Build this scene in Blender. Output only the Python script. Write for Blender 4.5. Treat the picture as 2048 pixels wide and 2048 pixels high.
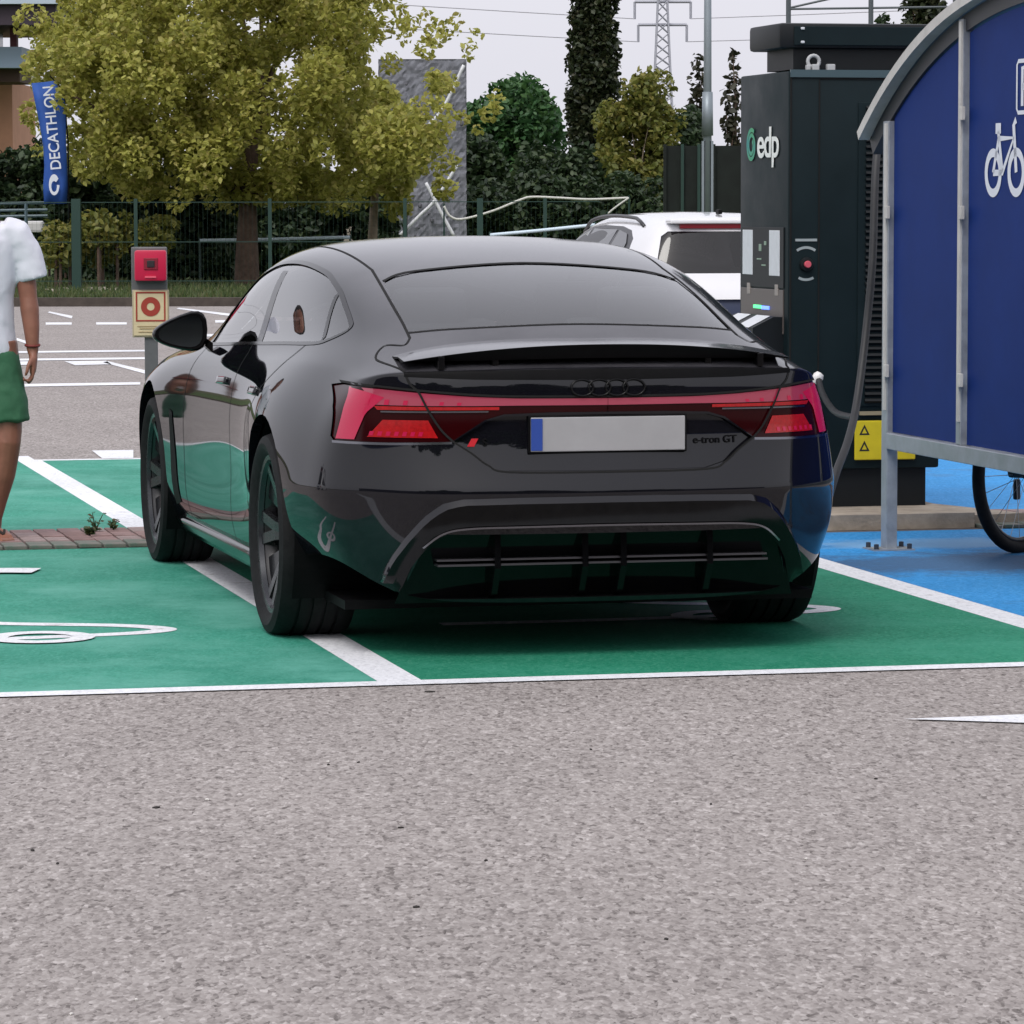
import bpy, bmesh, math, random
import numpy as np
from mathutils import Vector, Matrix
from mathutils.bvhtree import BVHTree
for o in list(bpy.data.objects): bpy.data.objects.remove(o)
random.seed(7); RNG = np.random.default_rng(7)
SC = bpy.context.scene
COL = SC.collection
R = math.radians

# ------------------------------------------------------------------ camera
FPX, PITCH, CAMH = 7773.0, 0.0786, 1.49          # focal length in photo pixels (2048 wide), tilt down, height
cam_d = bpy.data.cameras.new('camera'); cam = bpy.data.objects.new('camera', cam_d); COL.objects.link(cam)
cam_d.sensor_width = 36.0; cam_d.lens = 36.0 * FPX / 2048.0
cam_d.clip_start = 0.1; cam_d.clip_end = 4000.0
cam.location = (0, 0, CAMH); cam.rotation_euler = (R(90) - PITCH, 0.0016, 0)
SC.camera = cam
cam_d.dof.use_dof = False
# ------------------------------------------------------------------ sky: even overcast
W = bpy.data.worlds.new('World'); SC.world = W; W.use_nodes = True
wn = W.node_tree.nodes; wl = W.node_tree.links; wn.clear()
SUN_EL, SUN_ROT = R(52), R(200)
sky = wn.new('ShaderNodeTexSky'); sky.sky_type = 'NISHITA'; sky.sun_disc = False
sky.sun_elevation = SUN_EL; sky.sun_rotation = SUN_ROT; sky.dust_density = 6.0; sky.air_density = 1.2
hs = wn.new('ShaderNodeHueSaturation'); hs.inputs['Saturation'].default_value = 0.38; hs.inputs['Value'].default_value = 1.0
mx = wn.new('ShaderNodeMix'); mx.data_type = 'RGBA'; mx.inputs['Factor'].default_value = 0.66
mx.inputs['B'].default_value = (6.95, 6.9, 7.6, 1)       # the grey-white cloud deck
bg = wn.new('ShaderNodeBackground'); bg.inputs['Strength'].default_value = 0.115
wo = wn.new('ShaderNodeOutputWorld')
wl.new(sky.outputs[0], hs.inputs['Color']); wl.new(hs.outputs[0], mx.inputs['A'])
wl.new(mx.outputs['Result'], bg.inputs['Color']); wl.new(bg.outputs[0], wo.inputs['Surface'])
# ------------------------------------------------------------------ weak sun through cloud
sun_d = bpy.data.lights.new('sun', 'SUN'); sun = bpy.data.objects.new('sun', sun_d); COL.objects.link(sun)
sun_d.energy = 0.9; sun_d.angle = R(25); sun_d.color = (1.0, 0.97, 0.93)
sd = Vector((math.sin(SUN_ROT) * math.cos(SUN_EL), math.cos(SUN_ROT) * math.cos(SUN_EL), math.sin(SUN_EL)))
sun.rotation_euler = sd.to_track_quat('Z', 'Y').to_euler(); sun.location = (0, 0, 30)
# ------------------------------------------------------------------ exposure
SC.render.engine = 'CYCLES'
SC.view_settings.view_transform = 'Standard'; SC.view_settings.look = 'None'
SC.view_settings.exposure = 0.48; SC.view_settings.gamma = 1.0; SC.view_settings.use_curve_mapping = False
SC.cycles.max_bounces = 10; SC.cycles.transparent_max_bounces = 24; SC.cycles.glossy_bounces = 5

# ------------------------------------------------------------------ pixel helpers (photo pixels, 2048 x 2048)
def ray(u, v):
    U, V = u - 1024.0, v - 1024.0
    c, s = math.cos(PITCH), math.sin(PITCH)
    return Vector((U / FPX, c - V / FPX * s, -s - V / FPX * c))
def gp(u, v, z=0.0):
    d = ray(u, v); t = (z - CAMH) / d.z
    return Vector((d.x * t, d.y * t, z))
def at(u, v, Y):
    d = ray(u, v); t = Y / d.y
    return Vector((d.x * t, Y, CAMH + d.z * t))
# grid of the parking bays: n across, t along
BA = 0.2288
NX, TX = Vector((math.cos(BA), math.sin(BA), 0)), Vector((-math.sin(BA), math.cos(BA), 0))
def nt(n, t, z=0.0):
    p = NX * n + TX * t; return Vector((p.x, p.y, z))
def to_nt(P): return (P.dot(NX), P.dot(TX))

# ------------------------------------------------------------------ materials
MATS = {}
def sock(n, name, val):
    if name in n.inputs: n.inputs[name].default_value = val
def mat(name, col, rough=0.5, metal=0.0, var=0.0, scale=8.0, bump=0.0, bscale=60.0, spec=0.5, coat=0.0, coatr=0.03,
        emit=None, estr=0.0, trans=0.0, detail=4.0, col2=None, ior=None, rvar=0.0, stretch=None, sub=0.0):
    if name in MATS: return MATS[name]
    m = bpy.data.materials.new(name); m.use_nodes = True; N = m.node_tree.nodes; L = m.node_tree.links
    b = N['Principled BSDF']; c = (col[0], col[1], col[2], 1)
    b.inputs['Base Color'].default_value = c; b.inputs['Roughness'].default_value = rough; b.inputs['Metallic'].default_value = metal
    sock(b, 'Specular IOR Level', spec); sock(b, 'Coat Weight', coat); sock(b, 'Coat Roughness', coatr); sock(b, 'Transmission Weight', trans)
    if ior: sock(b, 'IOR', ior)
    if emit: sock(b, 'Emission Color', (*emit, 1)); sock(b, 'Emission Strength', estr)
    if var > 0 or bump > 0 or col2 or rvar > 0:
        tc = N.new('ShaderNodeTexCoord'); vec = tc.outputs['Object']
        if stretch:
            mp = N.new('ShaderNodeMapping'); mp.inputs['Scale'].default_value = stretch; L.new(vec, mp.inputs['Vector']); vec = mp.outputs[0]
        nz = N.new('ShaderNodeTexNoise'); nz.inputs['Scale'].default_value = scale; nz.inputs['Detail'].default_value = detail; nz.inputs['Roughness'].default_value = 0.65
        L.new(vec, nz.inputs['Vector'])
        if var > 0 or col2:
            rp = N.new('ShaderNodeValToRGB'); rp.color_ramp.elements[0].position = 0.3; rp.color_ramp.elements[1].position = 0.7
            lo = tuple(max(0, x * (1 - var)) for x in col); hi = col2 if col2 else tuple(min(1, x * (1 + var)) for x in col)
            rp.color_ramp.elements[0].color = (*lo, 1); rp.color_ramp.elements[1].color = (*hi, 1)
            L.new(nz.outputs['Fac'], rp.inputs[0]); L.new(rp.outputs[0], b.inputs['Base Color'])
        if rvar > 0:
            mr = N.new('ShaderNodeMapRange'); mr.inputs['To Min'].default_value = max(0, rough - rvar); mr.inputs['To Max'].default_value = min(1, rough + rvar)
            mr.inputs['From Min'].default_value = 0.3; mr.inputs['From Max'].default_value = 0.7
            L.new(nz.outputs['Fac'], mr.inputs['Value']); L.new(mr.outputs[0], b.inputs['Roughness'])
        if bump > 0:
            n2 = N.new('ShaderNodeTexNoise'); n2.inputs['Scale'].default_value = bscale; n2.inputs['Detail'].default_value = 3
            L.new(vec, n2.inputs['Vector'])
            bp = N.new('ShaderNodeBump'); bp.inputs['Strength'].default_value = bump; bp.inputs['Distance'].default_value = 0.01
            L.new(n2.outputs['Fac'], bp.inputs['Height']); L.new(bp.outputs[0], b.inputs['Normal'])
    MATS[name] = m; return m
def glassmat(name, tint, refl_rough=0.0, ior=1.5):
    # thin sheet of tinted glass: fresnel reflection over tinted see-through
    if name in MATS: return MATS[name]
    m = bpy.data.materials.new(name); m.use_nodes = True; N = m.node_tree.nodes; L = m.node_tree.links
    N.remove(N['Principled BSDF']); out = N['Material Output']
    tr = N.new('ShaderNodeBsdfTransparent'); tr.inputs[0].default_value = (*tint, 1)
    gl = N.new('ShaderNodeBsdfGlossy'); gl.inputs['Roughness'].default_value = refl_rough; gl.inputs[0].default_value = (1, 1, 1, 1)
    fr = N.new('ShaderNodeFresnel'); fr.inputs['IOR'].default_value = ior
    mu = N.new('ShaderNodeMath'); mu.operation = 'MULTIPLY'; mu.inputs[1].default_value = 1.3; mu.use_clamp = True
    ms = N.new('ShaderNodeMixShader'); L.new(fr.outputs[0], mu.inputs[0]); L.new(mu.outputs[0], ms.inputs[0])
    L.new(tr.outputs[0], ms.inputs[1]); L.new(gl.outputs[0], ms.inputs[2]); L.new(ms.outputs[0], out.inputs['Surface'])
    MATS[name] = m; return m
def groundmat(name, cols, cell=110.0, patch=0.12, rough=0.85, wear=None, bump=0.5, grain=1.0, spec=0.12):
    """stones of different tone (voronoi cells of two sizes) with broad patches; world-size coordinates"""
    m = bpy.data.materials.new(name); m.use_nodes = True; N = m.node_tree.nodes; L = m.node_tree.links; b = N['Principled BSDF']
    tc = N.new('ShaderNodeTexCoord'); g = N.new('ShaderNodeNewGeometry'); P = g.outputs['Position']
    mp = N.new('ShaderNodeMapping'); mp.inputs['Scale'].default_value = (1, grain, 1); L.new(P, mp.inputs['Vector']); sock(b, 'Specular IOR Level', spec)
    v1 = N.new('ShaderNodeTexVoronoi'); v1.inputs['Scale'].default_value = cell; L.new(mp.outputs[0], v1.inputs['Vector'])
    v2 = N.new('ShaderNodeTexVoronoi'); v2.inputs['Scale'].default_value = cell * 0.55; L.new(mp.outputs[0], v2.inputs['Vector'])
    s1 = N.new('ShaderNodeSeparateColor'); L.new(v1.outputs['Color'], s1.inputs[0])
    s2 = N.new('ShaderNodeSeparateColor'); L.new(v2.outputs['Color'], s2.inputs[0])
    av = N.new('ShaderNodeMath'); av.operation = 'ADD'; L.new(s1.outputs[0], av.inputs[0]); L.new(s2.outputs[1], av.inputs[1])
    hv = N.new('ShaderNodeMath'); hv.operation = 'MULTIPLY'; hv.inputs[1].default_value = 0.5; L.new(av.outputs[0], hv.inputs[0])
    rp = N.new('ShaderNodeValToRGB'); cr = rp.color_ramp
    cr.elements[0].position = 0.0; cr.elements[0].color = (*cols[0], 1); cr.elements[1].position = 1.0; cr.elements[1].color = (*cols[-1], 1)
    for i, c in enumerate(cols[1:-1]):
        e = cr.elements.new((i + 1) / (len(cols) - 1)); e.color = (*c, 1)
    L.new(hv.outputs[0], rp.inputs[0])
    nz = N.new('ShaderNodeTexNoise'); nz.inputs['Scale'].default_value = 0.7; nz.inputs['Detail'].default_value = 6; L.new(P, nz.inputs['Vector'])
    mr = N.new('ShaderNodeMapRange'); mr.inputs['From Min'].default_value = 0.3; mr.inputs['From Max'].default_value = 0.7
    mr.inputs['To Min'].default_value = 1 - patch; mr.inputs['To Max'].default_value = 1 + patch; L.new(nz.outputs['Fac'], mr.inputs['Value'])
    vm = N.new('ShaderNodeVectorMath'); vm.operation = 'SCALE'; L.new(rp.outputs[0], vm.inputs[0]); L.new(mr.outputs[0], vm.inputs['Scale'])
    colour = vm.outputs[0]
    if wear:
        n3 = N.new('ShaderNodeTexNoise'); n3.inputs['Scale'].default_value = wear[1]; n3.inputs['Detail'].default_value = 8; n3.inputs['Roughness'].default_value = 0.7; L.new(P, n3.inputs['Vector'])
        r3 = N.new('ShaderNodeMapRange'); r3.inputs['From Min'].default_value = wear[2]; r3.inputs['From Max'].default_value = wear[3]; L.new(n3.outputs['Fac'], r3.inputs['Value'])
        mm = N.new('ShaderNodeMix'); mm.data_type = 'RGBA'; mm.inputs['B'].default_value = (*wear[0], 1)
        L.new(r3.outputs[0], mm.inputs['Factor']); L.new(colour, mm.inputs['A']); colour = mm.outputs['Result']
    L.new(colour, b.inputs['Base Color']); b.inputs['Roughness'].default_value = rough
    bp = N.new('ShaderNodeBump'); bp.inputs['Strength'].default_value = bump; bp.inputs['Distance'].default_value = 0.004
    L.new(v1.outputs['Distance'], bp.inputs['Height']); bp.invert = True; L.new(bp.outputs[0], b.inputs['Normal'])
    MATS[name] = m; return m
def leafmat(name, cols, trans=0.35):
    if name in MATS: return MATS[name]
    m = bpy.data.materials.new(name); m.use_nodes = True; N = m.node_tree.nodes; L = m.node_tree.links
    b = N['Principled BSDF']; out = N['Material Output']; g = N.new('ShaderNodeNewGeometry')
    rp = N.new('ShaderNodeValToRGB'); cr = rp.color_ramp; cr.elements[0].color = (*cols[0], 1); cr.elements[1].color = (*cols[-1], 1)
    for i, c in enumerate(cols[1:-1]):
        e = cr.elements.new((i + 1) / (len(cols) - 1)); e.color = (*c, 1)
    L.new(g.outputs['Random Per Island'], rp.inputs[0]); L.new(rp.outputs[0], b.inputs['Base Color']); b.inputs['Roughness'].default_value = 0.55
    t = N.new('ShaderNodeBsdfTranslucent'); L.new(rp.outputs[0], t.inputs[0])
    ms = N.new('ShaderNodeMixShader'); ms.inputs[0].default_value = trans
    L.new(b.outputs[0], ms.inputs[1]); L.new(t.outputs[0], ms.inputs[2]); L.new(ms.outputs[0], out.inputs['Surface'])
    MATS[name] = m; return m

# ------------------------------------------------------------------ object helpers
def tag(o, label=None, cat=None, group=None, kind=None):
    if label: o['label'] = label
    if cat: o['category'] = cat
    if group: o['group'] = group
    if kind: o['kind'] = kind
    return o
def empty(name, loc=(0, 0, 0), rz=0.0):
    o = bpy.data.objects.new(name, None); COL.objects.link(o); o.location = loc; o.rotation_euler = (0, 0, rz); o.empty_display_size = 0.1
    return o
def link(name, me, m=None, parent=None, smooth=False):
    o = bpy.data.objects.new(name, me); COL.objects.link(o)
    if m is not None:
        me.materials.clear()
        for x in (m if isinstance(m, (list, tuple)) else [m]): me.materials.append(x)
    if parent: o.parent = parent
    if smooth: me.polygons.foreach_set('use_smooth', [True] * len(me.polygons))
    return o
def pyobj(name, verts, faces, m=None, parent=None, smooth=False):
    me = bpy.data.meshes.new(name); me.from_pydata([tuple(v) for v in verts], [], faces); me.update()
    return link(name, me, m, parent, smooth)
class MB:
    """collects simple shapes into one mesh"""
    def __init__(s): s.v = []; s.f = []
    def add(s, vs, fs):
        o = len(s.v); s.v += [tuple(v) for v in vs]; s.f += [tuple(i + o for i in f) for f in fs]; return s
    def box(s, c, d, rz=0.0, rx=0.0, bev=0.0):
        x, y, z = d[0] / 2, d[1] / 2, d[2] / 2
        M = Matrix.Translation(c) @ Matrix.Rotation(rz, 4, 'Z') @ Matrix.Rotation(rx, 4, 'X')
        if bev <= 0:
            vs = [M @ Vector((sx * x, sy * y, sz * z)) for sz in (-1, 1) for sx, sy in ((-1, -1), (1, -1), (1, 1), (-1, 1))]
            fs = [(3, 2, 1, 0), (4, 5, 6, 7), (0, 1, 5, 4), (1, 2, 6, 5), (2, 3, 7, 6), (3, 0, 4, 7)]
        else:
            b = min(bev, x * .9, y * .9, z * .9); bm = bmesh.new(); bmesh.ops.create_cube(bm, size=1.0)
            for v in bm.verts: v.co = Vector((v.co.x * 2 * x, v.co.y * 2 * y, v.co.z * 2 * z))
            bmesh.ops.bevel(bm, geom=list(bm.edges), offset=b, segments=2, affect='EDGES', profile=0.6)
            bm.verts.index_update(); vs = [M @ v.co for v in bm.verts]; fs = [tuple(v.index for v in f.verts) for f in bm.faces]; bm.free()
        return s.add(vs, fs)
    def tube(s, pts, r, n=10, caps=True):
        pts = [Vector(p) for p in pts]; rs = r if isinstance(r, (list, tuple)) else [r] * len(pts); vs = []; fs = []; up = None
        for i, p in enumerate(pts):
            d = (pts[min(i + 1, len(pts) - 1)] - pts[max(i - 1, 0)]).normalized()
            if up is None: up = Vector((0, 0, 1)) if abs(d.z) < .9 else Vector((1, 0, 0))
            a = d.cross(up)
            if a.length < 1e-6: a = d.orthogonal()
            a.normalize(); b = d.cross(a).normalized(); up = -b if True else up
            up = a.cross(d).normalized()
            for k in range(n):
                t = 2 * math.pi * k / n; vs.append(p + (a * math.cos(t) + up * math.sin(t)) * rs[i])
        for i in range(len(pts) - 1):
            for k in range(n):
                fs.append((i * n + k, i * n + (k + 1) % n, (i + 1) * n + (k + 1) % n, (i + 1) * n + k))
        if caps: fs.append(tuple(range(n))[::-1]); fs.append(tuple((len(pts) - 1) * n + k for k in range(n)))
        return s.add(vs, fs)
    def lathe(s, prof, n=32, M=Matrix.Identity(4), caps=False):
        """profile of (r, h) round local Z"""
        vs = []; fs = []; k = len(prof)
        for i in range(n):
            t = 2 * math.pi * i / n
            for r, h in prof: vs.append(M @ Vector((r * math.cos(t), r * math.sin(t), h)))
        for i in range(n):
            j = (i + 1) % n
            for q in range(k - 1): fs.append((i * k + q, j * k + q, j * k + q + 1, i * k + q + 1))
        if caps:
            fs.append(tuple(i * k for i in range(n))[::-1]); fs.append(tuple(i * k + k - 1 for i in range(n)))
        return s.add(vs, fs)
    def prism(s, poly, d):
        """poly: 3D points of one flat face, d: extrusion vector"""
        p = [Vector(q) for q in poly]; n = len(p); d = Vector(d)
        return s.add(p + [q + d for q in p], [tuple(range(n))[::-1], tuple(range(n, 2 * n))] + [(i, (i + 1) % n, n + (i + 1) % n, n + i) for i in range(n)])
    def loft(s, rings, caps=True):
        n = len(rings[0]); vs = [v for r in rings for v in r]; fs = []
        for i in range(len(rings) - 1):
            for k in range(n): fs.append((i * n + k, i * n + (k + 1) % n, (i + 1) * n + (k + 1) % n, (i + 1) * n + k))
        if caps: fs.append(tuple(range(n))[::-1]); fs.append(tuple((len(rings) - 1) * n + k for k in range(n)))
        return s.add(vs, fs)
    def build(s, name, m=None, parent=None, smooth=False, angle=None):
        o = pyobj(name, s.v, s.f, m, parent, smooth)
        bm = bmesh.new(); bm.from_mesh(o.data); bmesh.ops.recalc_face_normals(bm, faces=bm.faces); bm.to_mesh(o.data); bm.free()
        if angle is not None:
            o.data.polygons.foreach_set('use_smooth', [True] * len(o.data.polygons)); sharp(o.data, angle)
        return o
def sharp(me, angle):
    bm = bmesh.new(); bm.from_mesh(me)
    for e in bm.edges:
        e.smooth = not (len(e.link_faces) == 2 and e.calc_face_angle(0) > R(angle))
    bm.to_mesh(me); bm.free()
def evalmesh(o):
    dg = bpy.context.evaluated_depsgraph_get(); dg.update()
    return bpy.data.meshes.new_from_object(o.evaluated_get(dg), depsgraph=dg)
def remesh(o, voxel, it=6, fac=0.5):
    md = o.modifiers.new('r', 'REMESH'); md.mode = 'VOXEL'; md.voxel_size = voxel
    if it: sm = o.modifiers.new('s', 'SMOOTH'); sm.iterations = it; sm.factor = fac
    me = evalmesh(o); old = o.data; ms = list(old.materials); o.modifiers.clear(); o.data = me
    me.materials.clear()
    for x in ms: me.materials.append(x)
    me.polygons.foreach_set('use_smooth', [True] * len(me.polygons)); bpy.data.meshes.remove(old); return o
def copy_tree(o, parent=None):
    c = o.copy(); COL.objects.link(c)
    if parent: c.parent = parent
    for ch in list(o.children): copy_tree(ch, c)
    return c
def textobj(name, body, size, m, parent=None, ext=0.001, sx=1.0, font_shear=0.0, spacing=1.0):
    cu = bpy.data.curves.new(name, 'FONT'); cu.body = body; cu.size = size; cu.extrude = ext; cu.align_x = 'CENTER'; cu.align_y = 'CENTER'; cu.space_character = spacing; cu.offset = size * 0.012
    t = bpy.data.objects.new(name + '_t', cu); COL.objects.link(t); me = evalmesh(t); bpy.data.objects.remove(t)
    for v in me.vertices: v.co.x *= sx
    return link(name, me, m, parent)
def catmull(pts, n=8):
    P = [Vector(p) for p in pts]; out = []
    for i in range(len(P) - 1):
        a, b, c, d = P[max(i - 1, 0)], P[i], P[i + 1], P[min(i + 2, len(P) - 1)]
        for k in range(n):
            t = k / n
            out.append(0.5 * ((2 * b) + (c - a) * t + (2 * a - 5 * b + 4 * c - d) * t * t + (3 * b - a - 3 * c + d) * t ** 3))
    out.append(P[-1]); return out
# ================================================================== the black car being charged
CARX, CARY, CARYAW = 0.0723, 13.698, 0.2304
def dusty(name, col, rough, ior, dust, amount):
    # glossy black lacquer with a thin film of road dust lying on the upward-facing skin
    m = mat(name, col, rough=rough, ior=ior); N = m.node_tree.nodes; L = m.node_tree.links; b = N['Principled BSDF']
    tc = N.new('ShaderNodeTexCoord'); sx = N.new('ShaderNodeSeparateXYZ'); L.new(tc.outputs['Normal'], sx.inputs[0])
    mr = N.new('ShaderNodeMapRange'); mr.inputs['From Min'].default_value = .80; mr.inputs['From Max'].default_value = 1.0; mr.inputs['To Max'].default_value = amount; L.new(sx.outputs['Z'], mr.inputs['Value'])
    nz = N.new('ShaderNodeTexNoise'); nz.inputs['Scale'].default_value = 3.0; nz.inputs['Detail'].default_value = 7; nz.inputs['Roughness'].default_value = .65; L.new(tc.outputs['Object'], nz.inputs['Vector'])
    m2 = N.new('ShaderNodeMapRange'); m2.inputs['From Min'].default_value = .3; m2.inputs['From Max'].default_value = .7; m2.inputs['To Min'].default_value = .55; m2.inputs['To Max'].default_value = 1.2; L.new(nz.outputs['Fac'], m2.inputs['Value'])
    mu = N.new('ShaderNodeMath'); mu.operation = 'MULTIPLY'; mu.use_clamp = True; L.new(mr.outputs[0], mu.inputs[0]); L.new(m2.outputs[0], mu.inputs[1])
    ad = N.new('ShaderNodeMath'); ad.operation = 'MULTIPLY_ADD'; ad.inputs[1].default_value = .006; L.new(m2.outputs[0], ad.inputs[0]); L.new(mu.outputs[0], ad.inputs[2])
    mx_ = N.new('ShaderNodeMix'); mx_.data_type = 'RGBA'; mx_.inputs['A'].default_value = (*col, 1); mx_.inputs['B'].default_value = (*dust, 1)
    L.new(ad.outputs[0], mx_.inputs['Factor']); L.new(mx_.outputs['Result'], b.inputs['Base Color'])
    m3 = N.new('ShaderNodeMapRange'); m3.inputs['To Max'].default_value = .22; m3.inputs['To Min'].default_value = rough; m3.inputs['From Max'].default_value = .3; L.new(mu.outputs[0], m3.inputs['Value']); L.new(m3.outputs[0], b.inputs['Roughness'])
    return m
PAINT = dusty('black_paint', (0.0032, 0.0032, 0.0055), 0.03, 1.48, (.40,.39,.43), .17)
GLOSSBLK = mat('gloss_black', (0.003, 0.003, 0.0035), rough=0.10, spec=0.22)
SATBLK = mat('satin_black', (0.004, 0.004, 0.0045), rough=0.55, spec=0.08, var=0.2, scale=30)
RUBBER = mat('rubber', (0.010, 0.010, 0.011), spec=.2, rough=0.75, var=0.35, scale=40, bump=0.1, bscale=200)
SEAM = mat('seam_dark', (0.002, 0.002, 0.002), rough=0.9)
CHROME = mat('dark_chrome', (0.22, 0.22, 0.24), rough=0.18, metal=1.0)
ALU = mat('wheel_grey', (0.035, 0.037, 0.042), rough=0.25, metal=0.6, rvar=0.08, scale=20)
RIMDARK = mat('wheel_black', (0.012, 0.012, 0.014), rough=0.25, spec=0.5)
CARGLASS = glassmat('tinted_glass', (0.42, 0.46, 0.47))
WSGLASS = glassmat('clear_glass', (0.86, 0.90, 0.89))
REARGLASS = glassmat('rear_glass', (0.62, 0.66, 0.67), ior=1.45)
LAMPRED = mat('lamp_red_lit', (0.24, 0.005, 0.035), rough=0.16, coat=.35, emit=(1.0, 0.015, 0.10), estr=0.16)
LAMPBAR = mat('lamp_red_bar', (0.24, 0.040, 0.070), rough=0.10, coat=.8, emit=(1.0, 0.06, 0.14), estr=0.075)
LAMPSMOKE = mat('lamp_smoked', (0.022, 0.0012, 0.002), rough=0.10, spec=.18)
LAMPDEEP = mat('lamp_deep_red', (0.24, 0.004, 0.006), rough=0.18, coat=.25, emit=(1.0, 0.01, 0.01), estr=0.08, var=0.3, scale=60)
CABIN = mat('cabin_dark', (0.018, 0.018, 0.020), rough=0.8, var=0.25, scale=20)

car = empty('black_car', (CARX, CARY, 0), CARYAW)
tag(car, 'glossy black fastback car with full-width red rear light bar, plugged into the charger', 'car')

# ---- body cage: stations from the rear edge forwards, 11 points each from roof centre down to sill
ST = [
 [(0,-1.035,.965),(.28,-1.03,.963),(.50,-.997,.957),(.645,-.945,.951),(.735,-.885,.942),(.788,-.80,.915),(.832,-.76,.842),(.862,-.745,.72),(.885,-.745,.56),(.872,-.76,.42),(.835,-.74,.325)],
 [(0,-.87,1.010),(.28,-.865,1.008),(.50,-.84,1.000),(.635,-.79,.990),(.715,-.72,.978),(.778,-.62,.941),(.852,-.57,.845),(.902,-.56,.72),(.925,-.56,.55),(.915,-.57,.42),(.875,-.56,.335)],
 [(0,-.64,1.092),(.28,-.64,1.088),(.52,-.61,1.068),(.64,-.54,1.050),(.725,-.47,1.016),(.808,-.40,.952),(.893,-.36,.845),(.952,-.36,.73),(.968,-.36,.55),(.957,-.37,.42),(.89,-.37,.32)],
 [(0,-.30,1.195),(.28,-.30,1.190),(.535,-.28,1.165),(.680,-.20,1.115),(.765,-.14,1.028),(.852,-.12,.951),(.938,-.08,.852),(.990,-.07,.75),(.990,-.07,.55),(.97,-.07,.36),(.88,-.07,.2)],
 [(0,.15,1.298),(.28,.15,1.292),(.555,.17,1.268),(.705,.20,1.205),(.79,.22,1.015),(.862,.24,.945),(.938,.28,.855),(.975,.3,.74),(.965,.3,.55),(.95,.3,.36),(.88,.3,.19)],
 [(0,.60,1.362),(.28,.60,1.356),(.565,.60,1.335),(.715,.60,1.262),(.81,.6,.995),(.862,.6,.935),(.915,.6,.845),(.937,.6,.70),(.928,.6,.52),(.935,.6,.34),(.88,.6,.18)],
 [(0,1.10,1.388),(.28,1.10,1.382),(.57,1.10,1.360),(.735,1.10,1.278),(.815,1.1,.978),(.868,1.1,.922),(.910,1.1,.835),(.928,1.1,.68),(.912,1.1,.5),(.928,1.1,.33),(.88,1.1,.18)],
 [(0,1.58,1.362),(.28,1.57,1.356),(.565,1.53,1.328),(.745,1.50,1.255),(.825,1.6,.960),(.872,1.6,.908),(.910,1.6,.82),(.926,1.6,.66),(.912,1.6,.48),(.928,1.6,.32),(.88,1.6,.18)],
 [(0,2.05,1.195),(.3,2.04,1.186),(.61,1.97,1.150),(.775,1.88,1.10),(.832,2.0,.945),(.878,2.03,.898),(.918,2.05,.82),(.93,2.05,.66),(.92,2.05,.48),(.93,2.05,.32),(.88,2.05,.18)],
 [(0,2.50,.995),(.3,2.48,.988),(.65,2.40,.968),(.76,2.33,.950),(.835,2.38,.925),(.888,2.44,.888),(.942,2.5,.82),(.955,2.5,.68),(.945,2.5,.5),(.948,2.5,.33),(.88,2.5,.18)],
 [(0,2.9,.930),(.3,2.9,.928),(.6,2.9,.915),(.72,2.9,.915),(.80,2.9,.908),(.885,2.9,.868),(.965,2.9,.79),(.985,2.9,.68),(.98,2.9,.5),(.96,2.9,.33),(.88,2.9,.18)],
 [(0,3.35,.86),(.3,3.35,.86),(.58,3.35,.855),(.70,3.35,.852),(.79,3.35,.840),(.87,3.32,.805),(.945,3.3,.74),(.962,3.3,.64),(.96,3.3,.48),(.95,3.3,.33),(.86,3.3,.18)],
 [(0,3.76,.76),(.3,3.74,.76),(.55,3.68,.755),(.66,3.63,.75),(.75,3.56,.74),(.82,3.48,.72),(.87,3.46,.66),(.90,3.46,.58),(.91,3.46,.46),(.90,3.46,.33),(.82,3.46,.18)],
]
XR = [0, .28, .50, .655, .765]
REARG = {6: [(-1.062,.905),(-1.055,.905),(-1.018,.900),(-.955,.892),(-.855,.875)],
         7: [(-1.045,.735),(-1.040,.735),(-1.005,.735),(-.945,.730),(-.855,.725)],
         8: [(-1.105,.560),(-1.095,.560),(-1.055,.560),(-.985,.560),(-.88,.560)],
         9: [(-1.055,.34),(-1.05,.34),(-1.02,.345),(-.965,.36),(-.87,.395)],
         10: [(-.96,.19),(-.955,.19),(-.935,.195),(-.90,.215),(-.835,.275)]}
XF = [0, .3, .56, .69, .79]
FRONTG = {6: [(3.83,.68),(3.81,.68),(3.75,.68),(3.69,.68),(3.60,.67)], 7: [(3.86,.58),(3.84,.58),(3.78,.58),(3.71,.58),(3.62,.58)],
          8: [(3.87,.46),(3.85,.46),(3.79,.46),(3.72,.46),(3.63,.46)], 9: [(3.84,.33),(3.82,.33),(3.77,.33),(3.70,.33),(3.61,.33)],
          10: [(3.75,.18),(3.74,.18),(3.69,.18),(3.63,.18),(3.55,.18)]}
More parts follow.
